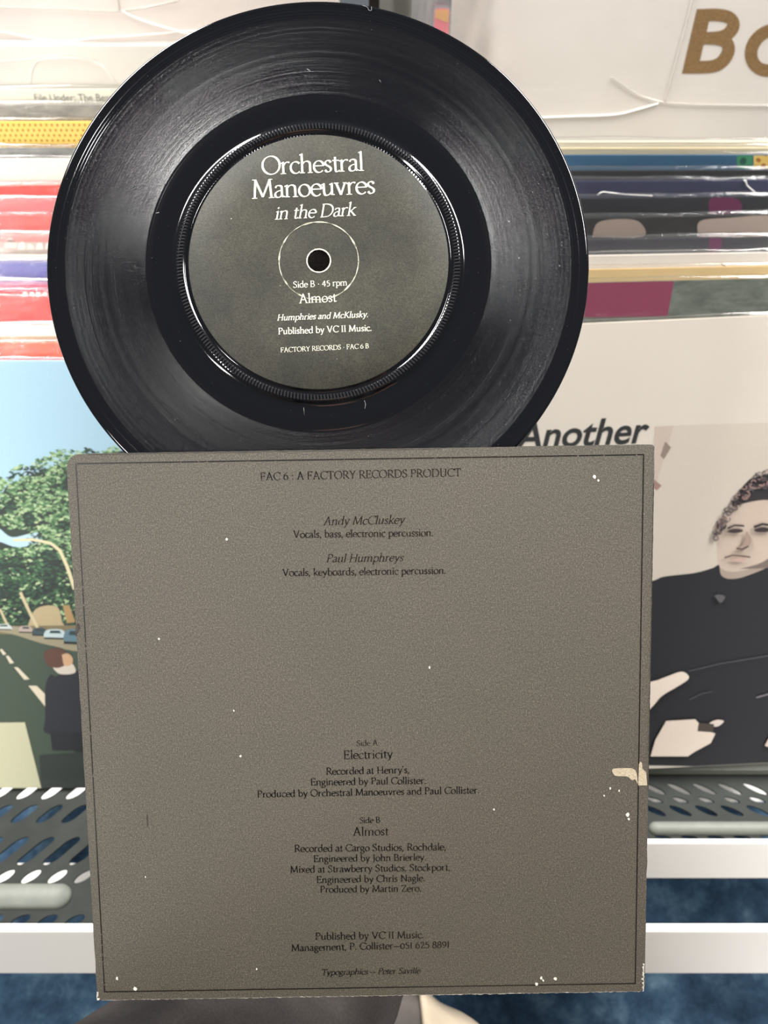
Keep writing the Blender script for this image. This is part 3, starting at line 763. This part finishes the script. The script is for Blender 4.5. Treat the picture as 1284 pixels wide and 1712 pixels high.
# ================================================================== the paper sleeve of the single
def crot(a, b, c):
    return (Matrix.Rotation(a, 4, 'X') @ Matrix.Rotation(b, 4, 'Y') @ Matrix.Rotation(c, 4, 'Z'))
SM = CAM @ Matrix.Translation((-.0059, -.0715, -.2497)) @ crot(.09942, .00136, .01651)
SW, SH = .184, .1831
sl = empty('single_sleeve', SM); tag(sl, 'worn grey cardboard single sleeve with small black roman lettering and a thin black border', 'record sleeve')
t = NT('grey flecked board'); v = t.coord()
n1 = t.noise(v, 2600, 4, .8); n2 = t.noise(v, 14, 4); n3 = t.noise(t.coord(scale=(1, .35, 1)), 2600, 2, .7); n4 = t.noise(v, 420, 3, .7)
c = t.ramp(n1, [(.34, lin((50, 47, 41))), (.5, lin((84, 80, 71))), (.66, lin((136, 130, 117)))])
c = t.mix(.55, c, t.ramp(n3, [(.35, lin((150, 146, 138))), (.65, lin((255, 250, 240)))]), 'MULTIPLY')
c = t.mix(.5, c, t.ramp(n2, [(.35, lin((228, 228, 218))), (.65, lin((255, 244, 240)))]), 'MULTIPLY')
c = t.mix(t.ramp(n4, [(.765, (0, 0, 0)), (.79, (1, 1, 1))]), c, lin((206, 200, 188)))
t.color(c); t.set(t.b, Roughness=.5, Specular_IOR_Level=.7); t.bump(n1, .5, .0003); M_board = t.m
M_fray = plain('torn board edge', (196, 190, 178), .8, vary=.25, vscale=900)

# pocket: front and back boards joined on three edges, open at the top
random.seed(2); NXs, NYs = 60, 60
def outline(u_, v_):
    x = (u_-.5)*SW; y = (v_-.5)*SH
    ex = .00022*noise.noise(Vector((v_*34, 1 if u_ < .5 else 7, 0))) + .00012*noise.noise(Vector((v_*120, 3, 0)))
    ey = .00020*noise.noise(Vector((u_*30, 2 if v_ < .5 else 9, 0)))
    if u_ in (0, 1): x += ex
    if v_ in (0, 1): y += ey
    rc = .0035                                  # softened top left corner
    for cxn, cyn, rr in ((-SW/2, SH/2, .0042), (SW/2, SH/2, .0012), (-SW/2, -SH/2, .0010), (SW/2, -SH/2, .0018)):
        sx, sy = (1 if cxn < 0 else -1), (1 if cyn < 0 else -1)
        dx, dy = (x-(cxn+sx*rr))*sx, (y-(cyn+sy*rr))*sy
        if dx < 0 and dy < 0:
            L = math.hypot(dx, dy)
            m_ = max(-dx, -dy)
            x = cxn+sx*rr + sx*dx*(m_/L if L else 1); y = cyn+sy*rr + sy*dy*(m_/L if L else 1)
    return x, y
def board(front):
    vs, fs = [], []
    us = sorted(set([0, .004, .009, .014, .02] + [i/40 for i in range(1, 40)] + [.98, .986, .991, .996, 1]))
    for v_ in us:
        for u_ in us:
            x, y = outline(u_, v_)
            bulge = math.sin(math.pi*u_)**.7
            z = 0 if front else -(.0012 + bulge*(.0006+.0062*v_))
            vs.append((x, y, z))
    n = len(us)
    for j in range(n-1):
        for i in range(n-1):
            b = j*n+i; fs.append((b, b+1, b+n+1, b+n))
    return vs, fs, n
vs, fs, n = board(True); vb, fb, n = board(False)
name = 'front_board'
fr = link('front_board', mesh('front_board', vs, fs), M_board, sl)
md = fr.modifiers.new('thickness', 'SOLIDIFY'); md.thickness = .00045; md.offset = -1
fr2 = link('rear_board', mesh('rear_board', vb, fb), M_board, sl)
md = fr2.modifiers.new('thickness', 'SOLIDIFY'); md.thickness = .00045; md.offset = 0
# glued edges
idx = lambda i, j: j*n+i
for nm, run in (('glued_edge', [idx(0, j) for j in range(n)]), ('glued_edge', [idx(n-1, j) for j in range(n)]), ('glued_edge', [idx(i, 0) for i in range(n)])):
    V = [vs[k] for k in run]+[vb[k] for k in run]; q = len(run)
    link(nm, mesh(nm, V, [(i, i+1, q+i+1, q+i) for i in range(q-1)]), M_board, sl)
# frayed lower edge and corners
def fray(pts, name='frayed_edge', amp=.0004, wdt=.0005):
    vs, fs = [], []; N = len(pts)
    for i, p in enumerate(pts):
        a = .5+noise.noise(Vector((i*.31, p[0]*90, 1)))*1.1
        a2 = .25+noise.noise(Vector((i*.6, 4, p[1]*70)))*.8
        dx, dy = p[2], p[3]
        vs += [(p[0]-dx*wdt*max(.1, a), p[1]-dy*wdt*max(.1, a), .00012), (p[0]+dx*amp*max(0, a2), p[1]+dy*amp*max(0, a2), .00005), (p[0], p[1], -.0012)]
    for i in range(N-1):
        b = 3*i; fs += [(b, b+3, b+4, b+1), (b+1, b+4, b+5, b+2)]
    o = link(name, mesh(name, vs, fs), M_fray, sl); return o
fray([((i/300-.5)*SW*.985, -SH/2, 0, -1) for i in range(301)], wdt=.00016)
fray([(-SW/2, -SH/2+.003*(i/20), -1, 0) for i in range(21)], wdt=.0010)
fray([(SW/2-.0004, -SH/2+.010*(i/40), 1, 0) for i in range(41)], wdt=.0008)
M_darkedge = plain('scuffed dark edge', (58, 54, 48), .8, vary=.4, vscale=800)
o = fray([(SW/2, SH/2-.012-SH*.55*(i/160), 1, 0) for i in range(161)], 'scuffed_edge', .00015, .00022); o.data.materials[0] = M_darkedge
o = fray([((i/120-.5)*SW*.6-.03, SH/2, 0, 1) for i in range(121)], 'scuffed_edge', .0002, .00025); o.data.materials[0] = M_darkedge
# the black border rule
M_rule = worn_ink('worn black rule', (18, 17, 16), .62, 700, .35)
M_rule2 = worn_ink('black rule', (18, 17, 16), .95, 700, .35)
def rule(a, b, w_, m):
    p, q = Vector(local(SM, *a)), Vector(local(SM, *b)); d = (q-p).normalized(); nn = Vector((-d.y, d.x))*w_/2; N = 40
    vs = []
    for i in range(N+1):
        c_ = p+(q-p)*i/N; vs += [(c_.x+nn.x, c_.y+nn.y, .00006), (c_.x-nn.x, c_.y-nn.y, .00006)]
    return link('border_rule', mesh('border_rule', vs, [(2*i, 2*i+1, 2*i+3, 2*i+2) for i in range(N)]), m, sl)
rule((129, 775), (1076, 760), .00036, M_rule); rule((127, 775), (175, 1658), .00034, M_rule)
rule((1076, 760), (1062, 1645), .00034, M_rule2); rule((174, 1658), (1063, 1644), .00036, M_rule2)
# lettering
M_ink = worn_ink('worn black ink', (16, 15, 14), .66, 1100, .25, .1)
K = dict(thick=.075, thin=.034); KI = dict(thick=.075, thin=.034, slant=.24); B = dict(thick=.10, thin=.05)
L = [
 ('FAC 6 : A FACTORY RECORDS PRODUCT', (435, 803), (771, 796), dict(thick=.085, thin=.04)),
 ('Andy McCluskey', (540, 878), (676, 875), dict(thick=.08, thin=.04, slant=.24)),
 ('Vocals, bass, electronic percussion.', (490, 899), (725, 896), B),
 ('Paul Humphreys', (545, 940), (674, 938), dict(thick=.08, thin=.04, slant=.24)),
 ('Vocals, keyboards, electronic percussion.', (472, 963), (746, 959), B),
 ('Side A', (596, 1247), (632, 1246), K), ('Electricity', (574, 1269), (657, 1267), dict(thick=.085, thin=.04)),
 ("Recorded at Henry's,", (545, 1295), (685, 1292), B), ('Engineered by Paul Collister.', (519, 1313), (713, 1310), B),
 ('Produced by Orchestral Manoeuvres and Paul Collister.', (430, 1333), (802, 1326), B),
 ('Side B', (601, 1376), (636, 1375), B), ('Almost', (590, 1397), (650, 1396), dict(thick=.085, thin=.04)),
 ('Recorded at Cargo Studios, Rochdale,', (492, 1424), (746, 1421), B), ('Engineered by John Brierley.', (524, 1441), (713, 1438), B),
 ('Mixed at Strawberry Studios, Stockport,', (485, 1459), (753, 1455), B), ('Engineered by Chris Nagle.', (529, 1476), (711, 1473), B),
 ('Produced by Martin Zero.', (535, 1492), (705, 1490), B),
 ('Published by VC II Music.', (527, 1571), (709, 1568), B), ('Management, P. Collister\u2014051 625 8891', (487, 1590), (752, 1584), B),
 ('Typographics \u2014 Peter Saville', (537, 1630), (702, 1627), dict(thick=.10, thin=.05, slant=.24)),
]
text_obj(L, SM, .00005, M_ink, sl)
# wear: a torn beige patch near the right border, white flecks, creases
def flat(name, pts, m, z=.00009, n=4, sm=True):
    q = [local(SM, *p) for p in (spline(list(pts)+[pts[0]], n)[:-1] if sm else pts)]
    return link(name, mesh(name, [(x, y, z) for x, y in q], [tuple(range(len(q)))]), m, sl)
M_torn = mottled('bare brown card', (158, 144, 120), (190, 176, 152), 1500, rough=.85)
tag(flat('torn_patch', [(1023, 1289), (1026, 1285), (1045, 1284), (1058, 1285), (1064, 1292), (1066, 1310), (1062, 1303), (1056, 1304), (1048, 1298), (1029, 1297)], M_torn), 'beige torn patch')
tag(flat('torn_patch', [(1067, 1306), (1068, 1278), (1070, 1273), (1073, 1275), (1074, 1285), (1080, 1291), (1082, 1313), (1067, 1313)], M_torn, sm=False), 'beige torn patch')
M_fleck = plain('white fleck', (222, 218, 206), .6)
random.seed(9)
for x, y, r_ in ((994, 797, 3.5), (379, 902, 2.6), (718, 1116, 2.4), (402, 1264, 2.2), (266, 1068, 2.5), (391, 1188, 1.6), (1049, 1362, 4), (1051, 1369, 2.5), (826, 1353, 2), (905, 1635, 3), (908, 1639, 2.5), (897, 1645, 3.6), (928, 1636, 3.8), (196, 1636, 3), (226, 1653, 4), (429, 1620, 1.8), (1000, 803, 2.4), (1020, 1318, 2), (1035, 1322, 2), (1010, 1330, 1.8), (243, 1466, 1.4)):
    flat('white_fleck', [(x+r_*random.uniform(.5, 1)*math.cos(a), y+r_*random.uniform(.6, 1.3)*math.sin(a)) for a in [i*1.05 for i in range(6)]], M_fleck, sm=False)
flat('dent_mark', [(245, 1362), (247, 1361), (248, 1381), (246, 1384)], M_darkedge, sm=False)
flat('dent_mark', [(128, 1044), (132, 1042), (134, 1050), (129, 1058), (127, 1066), (126, 1052)], M_darkedge, sm=False)
M_scr = worn_ink('pale surface scratch', (128, 123, 112), .3, 300, .5, .3)
for pts in ([(345, 850), (420, 880), (520, 905)], [(900, 899), (960, 912), (1060, 922)], [(130, 985), (150, 980), (172, 965), (186, 940)], [(640, 1120), (640, 1010), (700, 880)]):
    P = Print(SM, z0=.00007, clip=False); P.line(spline(pts, 6), 1.6, (170, 164, 150)); P.build('surface_scratch', sl, M_scr)

# ================================================================== the seven inch record
RR = .0875
rx = -.058
RMx = CAM @ Matrix.Translation((-.02105, .0810, -.2490)) @ crot(rx, .010, 0)
rec = empty('vinyl_single', RMx); tag(rec, 'glossy black seven inch record with dark label and off-white lettering, half out of its sleeve', 'record')
k_ = RR/.0885*.0001949
prof = [(.00375, -.0003), (.00375, .00045), (.0041, .0006), (.0424, .0006), (.0426, .0003), (.0432, .0003), (.0434, .0007), (.0460, .0007), (.0463, .0002),
        (.0478, .00010), (.0500, .00035), (.0548, .00036), (.0552, .00028), (.0556, .00022), (.0820, .00022), (.0822, .00030), (.0824, .00022), (.0829, .00024), (.0831, .00033), (.0833, .00025), (.0839, .00028), (.0841, .00037), (.0843, .00029), (.0850, .00032), (.0852, .00042), (.0854, .00036), (.0860, .00056), (.0866, .00070), (.0872, .00050), (.0875, .0001), (.0875, -.0005), (.0868, -.0010), (.05, -.0009), (.00375, -.0003)]
seg = 256; vs, fs = [], []
for q in range(seg):
    a = 2*math.pi*q/seg
    for r_, z_ in prof: vs.append((r_*math.cos(a), r_*math.sin(a), z_))
n = len(prof)
for q in range(seg):
    for i in range(n-1):
        a, b = q*n+i, ((q+1) % seg)*n+i; fs.append((a, b, b+1, a+1))
me = mesh('grooved_disc', vs, fs, True)
t = NT('pressed black vinyl'); t.color(lin((10, 10, 13)))
cc = t.new('ShaderNodeTexCoord'); ln = t.new('ShaderNodeVectorMath', operation='LENGTH'); t.l.new(cc.outputs['Object'], ln.inputs[0])
rad = ln.outputs['Value']
cb = t.new('ShaderNodeCombineXYZ'); t.l.new(rad, cb.inputs[0])
fine = t.noise(cb.outputs[0], 2600, 5, .8); bandn = t.noise(cb.outputs[0], 340, 3, .6)
def step(a, b):
    m = t.new('ShaderNodeMapRange'); m.interpolation_type = 'SMOOTHSTEP'; m.inputs['From Min'].default_value = a; m.inputs['From Max'].default_value = b
    t.l.new(rad, m.inputs['Value']); return m.outputs[0]
mk = t.new('ShaderNodeMath', operation='MULTIPLY'); inv = t.new('ShaderNodeMath', operation='SUBTRACT'); inv.inputs[0].default_value = 1
t.l.new(step(.0815, .0822), inv.inputs[1]); t.l.new(step(.0552, .0560), mk.inputs[0]); t.l.new(inv.outputs[0], mk.inputs[1])
mask = mk.outputs[0]
dust = t.noise(t.coord(), 1500, 3, .8)
hm = t.new('ShaderNodeMath', operation='MULTIPLY'); t.l.new(fine, hm.inputs[0]); t.l.new(mask, hm.inputs[1])
h2 = t.new('ShaderNodeMath', operation='MULTIPLY_ADD'); t.l.new(dust, h2.inputs[0]); t.l.new(mask, h2.inputs[1]); t.l.new(hm.outputs[0], h2.inputs[2])
t.bump(h2.outputs[0], .7, .00012)
rg = t.new('ShaderNodeMapRange'); rg.inputs['To Min'].default_value = .07; rg.inputs['To Max'].default_value = .15; t.l.new(mask, rg.inputs['Value'])
rb = t.new('ShaderNodeMath', operation='MULTIPLY_ADD'); t.l.new(bandn, rb.inputs[0]); rb.inputs[1].default_value = .30; t.l.new(rg.outputs[0], rb.inputs[2])
rsub = t.new('ShaderNodeMath', operation='SUBTRACT'); t.l.new(rb.outputs[0], rsub.inputs[0]); rsub.inputs[1].default_value = .14
rd = t.new('ShaderNodeMath', operation='MULTIPLY_ADD'); t.l.new(h2.outputs[0], rd.inputs[0]); rd.inputs[1].default_value = .22; rd2 = t.new('ShaderNodeMath', operation='MULTIPLY_ADD'); t.l.new(mask, rd2.inputs[0]); rd2.inputs[1].default_value = -.22; t.l.new(rsub.outputs[0], rd2.inputs[2]); t.l.new(rd2.outputs[0], rd.inputs[2])
rd.use_clamp = True; t.l.new(rd.outputs[0], t.b.inputs['Roughness'])
an = t.new('ShaderNodeMath', operation='MULTIPLY'); t.l.new(mask, an.inputs[0]); an.inputs[1].default_value = .85; t.l.new(an.outputs[0], t.b.inputs['Anisotropic'])
tg_ = t.new('ShaderNodeTangent'); tg_.direction_type = 'RADIAL'; tg_.axis = 'Z'; t.l.new(tg_.outputs[0], t.b.inputs['Tangent']); t.b.inputs['Anisotropic Rotation'].default_value = .25
t.set(t.b, Specular_IOR_Level=.6)
link('grooved_disc', me, t.m, rec)
# milled ring round the label: fine radial teeth
vs, fs = [], []; NT_ = 262
for q in range(NT_):
    a0, a1 = 2*math.pi*(q+.12)/NT_, 2*math.pi*(q+.62)/NT_; b = len(vs)
    for a in (a0, a1):
        for r_, z_ in ((.0436, .00068), (.0439, .00112), (.0455, .00112), (.0459, .00068)): vs.append((r_*math.cos(a+.006*(r_-.0436)/.0023), r_*math.sin(a+.006*(r_-.0436)/.0023), z_))
    fs += [(b, b+1, b+5, b+4), (b+1, b+2, b+6, b+5), (b+2, b+3, b+7, b+6), (b, b+3, b+2, b+1), (b+4, b+5, b+6, b+7)]
ring = link('milled_ring', mesh('milled_ring', vs, fs), plain('moulded black teeth', (30, 30, 33), .24, spec=.8), rec); tag(ring, 'ring of fine moulded teeth', kind='stuff')
# paper label
t = NT('dark label paper'); v = t.coord(); n1 = t.noise(v, 2200, 3, .7); n2 = t.noise(v, 40, 4, .6); n3 = t.noise(v, 700, 2)
c = t.ramp(n1, [(.32, lin((40, 40, 36))), (.68, lin((72, 71, 62)))])
c = t.mix(.8, c, t.ramp(n2, [(.36, lin((176, 178, 174))), (.66, lin((255, 252, 232)))]), 'MULTIPLY')
c = t.mix(t.ramp(n3, [(.77, (0, 0, 0)), (.82, (1, 1, 1))]), c, lin((180, 178, 160)))
t.color(c); t.set(t.b, Roughness=.55, Specular_IOR_Level=.3); t.bump(n1, .35, .0002)
vs, fs = [], []; S = 128; RL = [.00395, .0120, .0126, .0132, .030, .0417, .0419]; ZLb = [.00072, .00072, .00066, .00072, .00072, .00072, .0006]
for q in range(S):
    a = 2*math.pi*q/S
    for r_, z_ in zip(RL, ZLb): vs.append((r_*math.cos(a), r_*math.sin(a), z_))
n = len(RL)
for q in range(S):
    for i in range(n-1): a, b = q*n+i, ((q+1) % S)*n+i; fs.append((a, b, b+1, a+1))
lb = link('paper_label', mesh('paper_label', vs, fs, True), t.m, rec)
RML = RMx @ Matrix.Translation((0, 0, .00073))
M_cream = worn_ink('cream ink', (238, 232, 210), .93, 1500, .5, .05)
M_cream2 = worn_ink('thin cream ink', (226, 220, 198), .72, 1500, .5, .08)
L = [
 ('Orchestral', (437, 292), (608, 285), dict(thick=.080, thin=.03, track=-.03)), ('Manoeuvres', (421, 332), (627, 323), dict(thick=.078, thin=.03, track=-.03)),
 ('in the Dark', (459, 367), (594, 360), dict(thick=.076, thin=.032, slant=.22, track=-.02)),
 ('Side B \u00b7 45 rpm', (490, 481), (581, 477), dict(thick=.08, thin=.04)), ('Almost', (500, 507), (563, 504), dict(thick=.08, thin=.036)),
 ('Humphries and McKlusky.', (463, 536), (616, 530), dict(thick=.095, thin=.045, slant=.22)),
 ('Published by VC II Music.', (465, 559), (622, 553), dict(thick=.095, thin=.045)),
]
def text_on_label(L, m):
    V, Fc = [], []
    for Lx in L:
        v, f, s = text_line(Lx[0], RML, Lx[1], Lx[2], 0, m, rec, **Lx[3]); b = len(V)
        V += [(x, y, z+.00077) for x, y, z in v]; Fc += [tuple(i+b for i in q) for q in f]
    return link('lettering', mesh('lettering', V, Fc), m, lb)
text_on_label(L, M_cream)
text_on_label([('FACTORY RECORDS \u00b7 FAC 6 B', (469, 589), (617, 582), dict(thick=.08, thin=.036))], M_cream2)
# pressed circle and worn rim of the hole
M_wear = worn_ink('worn pale circle', (196, 194, 172), .60, 420, .6, .18)
def annulus(name, r0, r1, z, m, parent, wob=0, ox=0, oy=0):
    vs = []
    for q in range(S):
        a = 2*math.pi*q/S; wv = wob*noise.noise(Vector((math.cos(a)*5, math.sin(a)*5, r0*99)))
        vs += [(ox+(r0+wv)*math.cos(a), oy+(r0+wv)*math.sin(a), z), (ox+(r1-wv*.5)*math.cos(a), oy+(r1-wv*.5)*math.sin(a), z)]
    return link(name, mesh(name, vs, [(2*i, (2*i+2) % (2*S), (2*i+3) % (2*S), 2*i+1) for i in range(S)]), m, parent)
annulus('pressed_circle', .01265, .01295, .00079, M_wear, lb, .0003)
annulus('hole_rim', .0036, .0040, .00082, plain('bare paper rim', (206, 202, 184), .6, vary=.15, vscale=600), lb, .0001)
# lint and dust lying on the record
M_lint = plain('grey lint', (150, 150, 150), .7)
def lint(pts, r_=.00006, z=.0008):
    q = [(*local(RMx, *p), z) for p in spline(pts, 5)]; vs, fs = tube_data(q, r_, 5)
    link('lint', mesh('lint', vs, fs, True), M_lint, rec)
lint([(606, 12), (614, 15), (617, 20), (621, 20), (621, 14)]); lint([(609, 670), (611, 676), (610, 684)], .00005, .0006); lint([(508, 682), (509, 694)], .00004, .0006)
lint([(514, 118), (519, 121)], .00007); lint([(634, 136), (637, 140)], .00006); lint([(262, 358), (267, 357)], .00010, .0007)
random.seed(21)
V, Fc = [], []
for k in range(420):
    a = random.uniform(0, 2*math.pi); r_ = math.sqrt(random.uniform(.048**2, .086**2)); s = random.choice([.00005, .00006, .00009]) if k > 14 else .00015
    x, y = r_*math.cos(a), r_*math.sin(a); b = len(V); z = .00042+(.0004 if r_ > .083 else .0)
    V += [(x-s, y-s, z), (x+s, y-s*.6, z), (x+s*.3, y+s, z), (x, y, z+s)]; Fc += [(b, b+1, b+3), (b+1, b+2, b+3), (b+2, b, b+3)]
o = link('dust', mesh('dust', V, Fc), plain('pale dust', (120, 120, 122), .8), rec); tag(o, kind='stuff')

# ================================================================== the person holding it
def cw(x, y, z): return CAM @ Vector((x, y, z))
def skinned(name, nodes, edges, mat, parent=None, root=0, sub=2):
    me = bpy.data.meshes.new(name); me.from_pydata([tuple(n[0]) for n in nodes], edges, []); me.materials.append(mat)
    o = bpy.data.objects.new(name, me); col.objects.link(o)
    md = o.modifiers.new('skin', 'SKIN'); md.use_smooth_shade = True
    for i, nd in enumerate(nodes):
        s = me.skin_vertices[0].data[i]; s.radius = nd[1] if isinstance(nd[1], tuple) else (nd[1], nd[1]); s.use_root = (i == root)
    sb = o.modifiers.new('smooth', 'SUBSURF'); sb.levels = sub; sb.render_levels = sub
    if parent: o.parent = parent
    return o
M_skin = plain('skin', (206, 160, 136), .5, vary=.05, vscale=20)
t = NT('dark charcoal cloth'); v = t.coord(); n1 = t.noise(v, 900, 3); n2 = t.noise(v, 9, 3)
t.color(t.mix(.6, t.ramp(n2, [(.35, lin((42, 38, 38))), (.7, lin((92, 86, 82)))]), t.ramp(n1, [(.3, (.5, .5, .5)), (.7, (1, 1, 1))]), 'MULTIPLY')); t.set(t.b, Roughness=.9, Specular_IOR_Level=.2); t.bump(n1, .4, .0006); M_coat = t.m
M_beige = plain('beige cloth', (168, 154, 134), .9, vary=.08, vscale=40)
V3 = Vector
wrist = cw(-.022, .060, -.300); elbow = cw(-.030, -.240, -.400)
N = [(V3((-0.010, -.36, .95)), (.15, .10)), (V3((-0.010, -.38, 1.12)), (.15, .10)), (V3((-0.010, -.40, 1.34)), (.16, .10)), (V3((-0.010, -.40, 1.44)), .06), (V3((-0.010, -.38, 1.52)), .055), (V3((-0.010, -.36, 1.62)), (.075, .095)), (V3((-0.010, -.36, 1.70)), .07),
     (V3((-0.200, -.39, 1.38)), .05), (V3((-0.210, -.15, 1.08)), .042), (elbow, .036), (wrist, .024), (wrist+(wrist-elbow).normalized()*.045, (.034, .012)),
     (V3((0.180, -.39, 1.38)), .05), (V3((0.260, -.26, 1.12)), .04), (V3((0.130, -.11, 1.20)), .026), (V3((0.090, -.09, 1.24)), (.034, .014)),
     (V3((-0.100, -.33, .88)), .085), (V3((-0.110, -.20, .50)), .055), (V3((-0.110, -.26, .09)), .038), (V3((0.080, -.33, .88)), .085), (V3((0.090, -.22, .50)), .055), (V3((0.090, -.26, .09)), .038)]
E_ = [(0, 1), (1, 2), (2, 3), (3, 4), (4, 5), (5, 6), (2, 7), (7, 8), (8, 9), (9, 10), (10, 11), (2, 12), (12, 13), (13, 14), (14, 15), (0, 16), (16, 17), (17, 18), (0, 19), (19, 20), (20, 21)]
per = skinned('person', N, E_, M_skin); tag(per, 'person in a dark coat with a beige front fold, holding the sleeve from behind', 'person')
# fingers of both hands
def hand(palm, fwd, side, nrm):
    for k, (off, ln) in enumerate(((-.026, .066), (-.009, .074), (.009, .070), (.025, .056))):
        p0 = palm + side*off; q = [p0, p0+fwd*.022, p0+fwd*(ln*.7)+nrm*.006, p0+fwd*ln*.95+nrm*.018]
        skinned('finger', [(q[0], .009), (q[1], .0088), (q[2], .0078), (q[3], .0066)], [(0, 1), (1, 2), (2, 3)], M_skin, per)
    q = [palm-fwd*.03+side*.020, palm-fwd*.01+side*.046, palm+fwd*.018+side*.056, palm+fwd*.035+side*.052+nrm*.008]
    skinned('thumb', [(q[0], .012), (q[1], .0105), (q[2], .009), (q[3], .0075)], [(0, 1), (1, 2), (2, 3)], M_skin, per)
A = (wrist-elbow).normalized(); cz = (CAM.to_3x3() @ V3((0, 0, 1))).normalized(); sd_ = A.cross(cz).normalized()
hand(N[11][0]-A*.004-cz*.004, A*.62, sd_*.9, cz)
hand(N[15][0], V3((-.55, .1, .83)).normalized(), V3((.83, 0, .55)), V3((0, 1, 0)))
# coat: upper part with sleeves, then the hanging front and skirt
cN = [(N[0][0], (.18, .125)), (N[1][0], (.18, .125)), (N[2][0]-V3((0, 0, .03)), (.18, .12)), (N[3][0]-V3((0, 0, .02)), .075),
      (N[7][0], .068), (N[8][0], .060), (elbow, .052), (wrist-A*.12, .042), (wrist+A*.048, (.036, .024)), (N[12][0], .068), (N[13][0], .056), (N[14][0]+V3((.02, -.02, -.01)), .036)]
skinned('coat_body', cN, [(0, 1), (1, 2), (2, 3), (2, 4), (4, 5), (5, 6), (6, 7), (7, 8), (2, 9), (9, 10), (10, 11)], M_coat, per)
def skirt(name, a0, a1, m, rofs=0, nA=120):
    vs, fs = [], []; lv = [(1.05, -.36, .185, .13), (.90, -.30, .20, .16), (.75, -.20, .205, .19), (.62, -.135, .21, .21), (.52, -.115, .205, .203), (.46, -.12, .20, .19)]
    pr = spline([(z, y, rx_, ry_) [0:3] for z, y, rx_, ry_ in lv], 5); pr2 = spline([(ry_, 0, 0) for z, y, rx_, ry_ in lv], 5)
    for (z, yc, rx_), (ry_, _, _) in zip(pr, pr2):
        dn = (1.05-z)/.6
        for i in range(nA+1):
            a = R(a0+(a1-a0)*i/nA)
            f = 1 + .045*dn*math.sin(a*11+z*3) + .03*dn*math.sin(a*23+1+z*7) + .02*noise.noise(V3((math.cos(a)*3, math.sin(a)*3, z*9)))
            vs.append((-.078+rx_*1.14*f*math.cos(a)+rofs*math.cos(a), yc+ry_*f*math.sin(a)+rofs*math.sin(a), z))
    nl = len(pr)
    for j in range(nl-1):
        for i in range(nA):
            b = j*(nA+1)+i; fs.append((b, b+1, b+nA+2, b+nA+1))
    o = link(name, mesh(name, vs, fs, True), m, per)
    s_ = o.modifiers.new('thickness', 'SOLIDIFY'); s_.thickness = .003
    return o
skirt('coat_skirt', 62, 380, M_coat); skirt('coat_front_fold', 34, 66, M_beige, .004, 30)
M_trouser = plain('dark trouser cloth', (40, 42, 50), .9)
for a, b, c_ in ((16, 17, 18), (19, 20, 21)):
    skinned('trouser_leg', [(N[a][0], .10), (N[b][0], .072), (N[c_][0], .055)], [(0, 1), (1, 2)], M_trouser, per)
    fp = N[c_][0]; skinned('shoe', [(V3((fp.x, fp.y-.03, .042)), .040), (V3((fp.x, fp.y+.07, .040)), .040), (V3((fp.x, fp.y+.17, .032)), .032)], [(0, 1), (1, 2)], M_black, per)
hr = skinned('hair', [(V3((-.01, -.40, 1.60)), .075), (V3((-.01, -.39, 1.70)), .085), (V3((-.01, -.345, 1.735)), .065)], [(0, 1), (1, 2)], plain('dark brown hair', (50, 38, 32), .6), per)
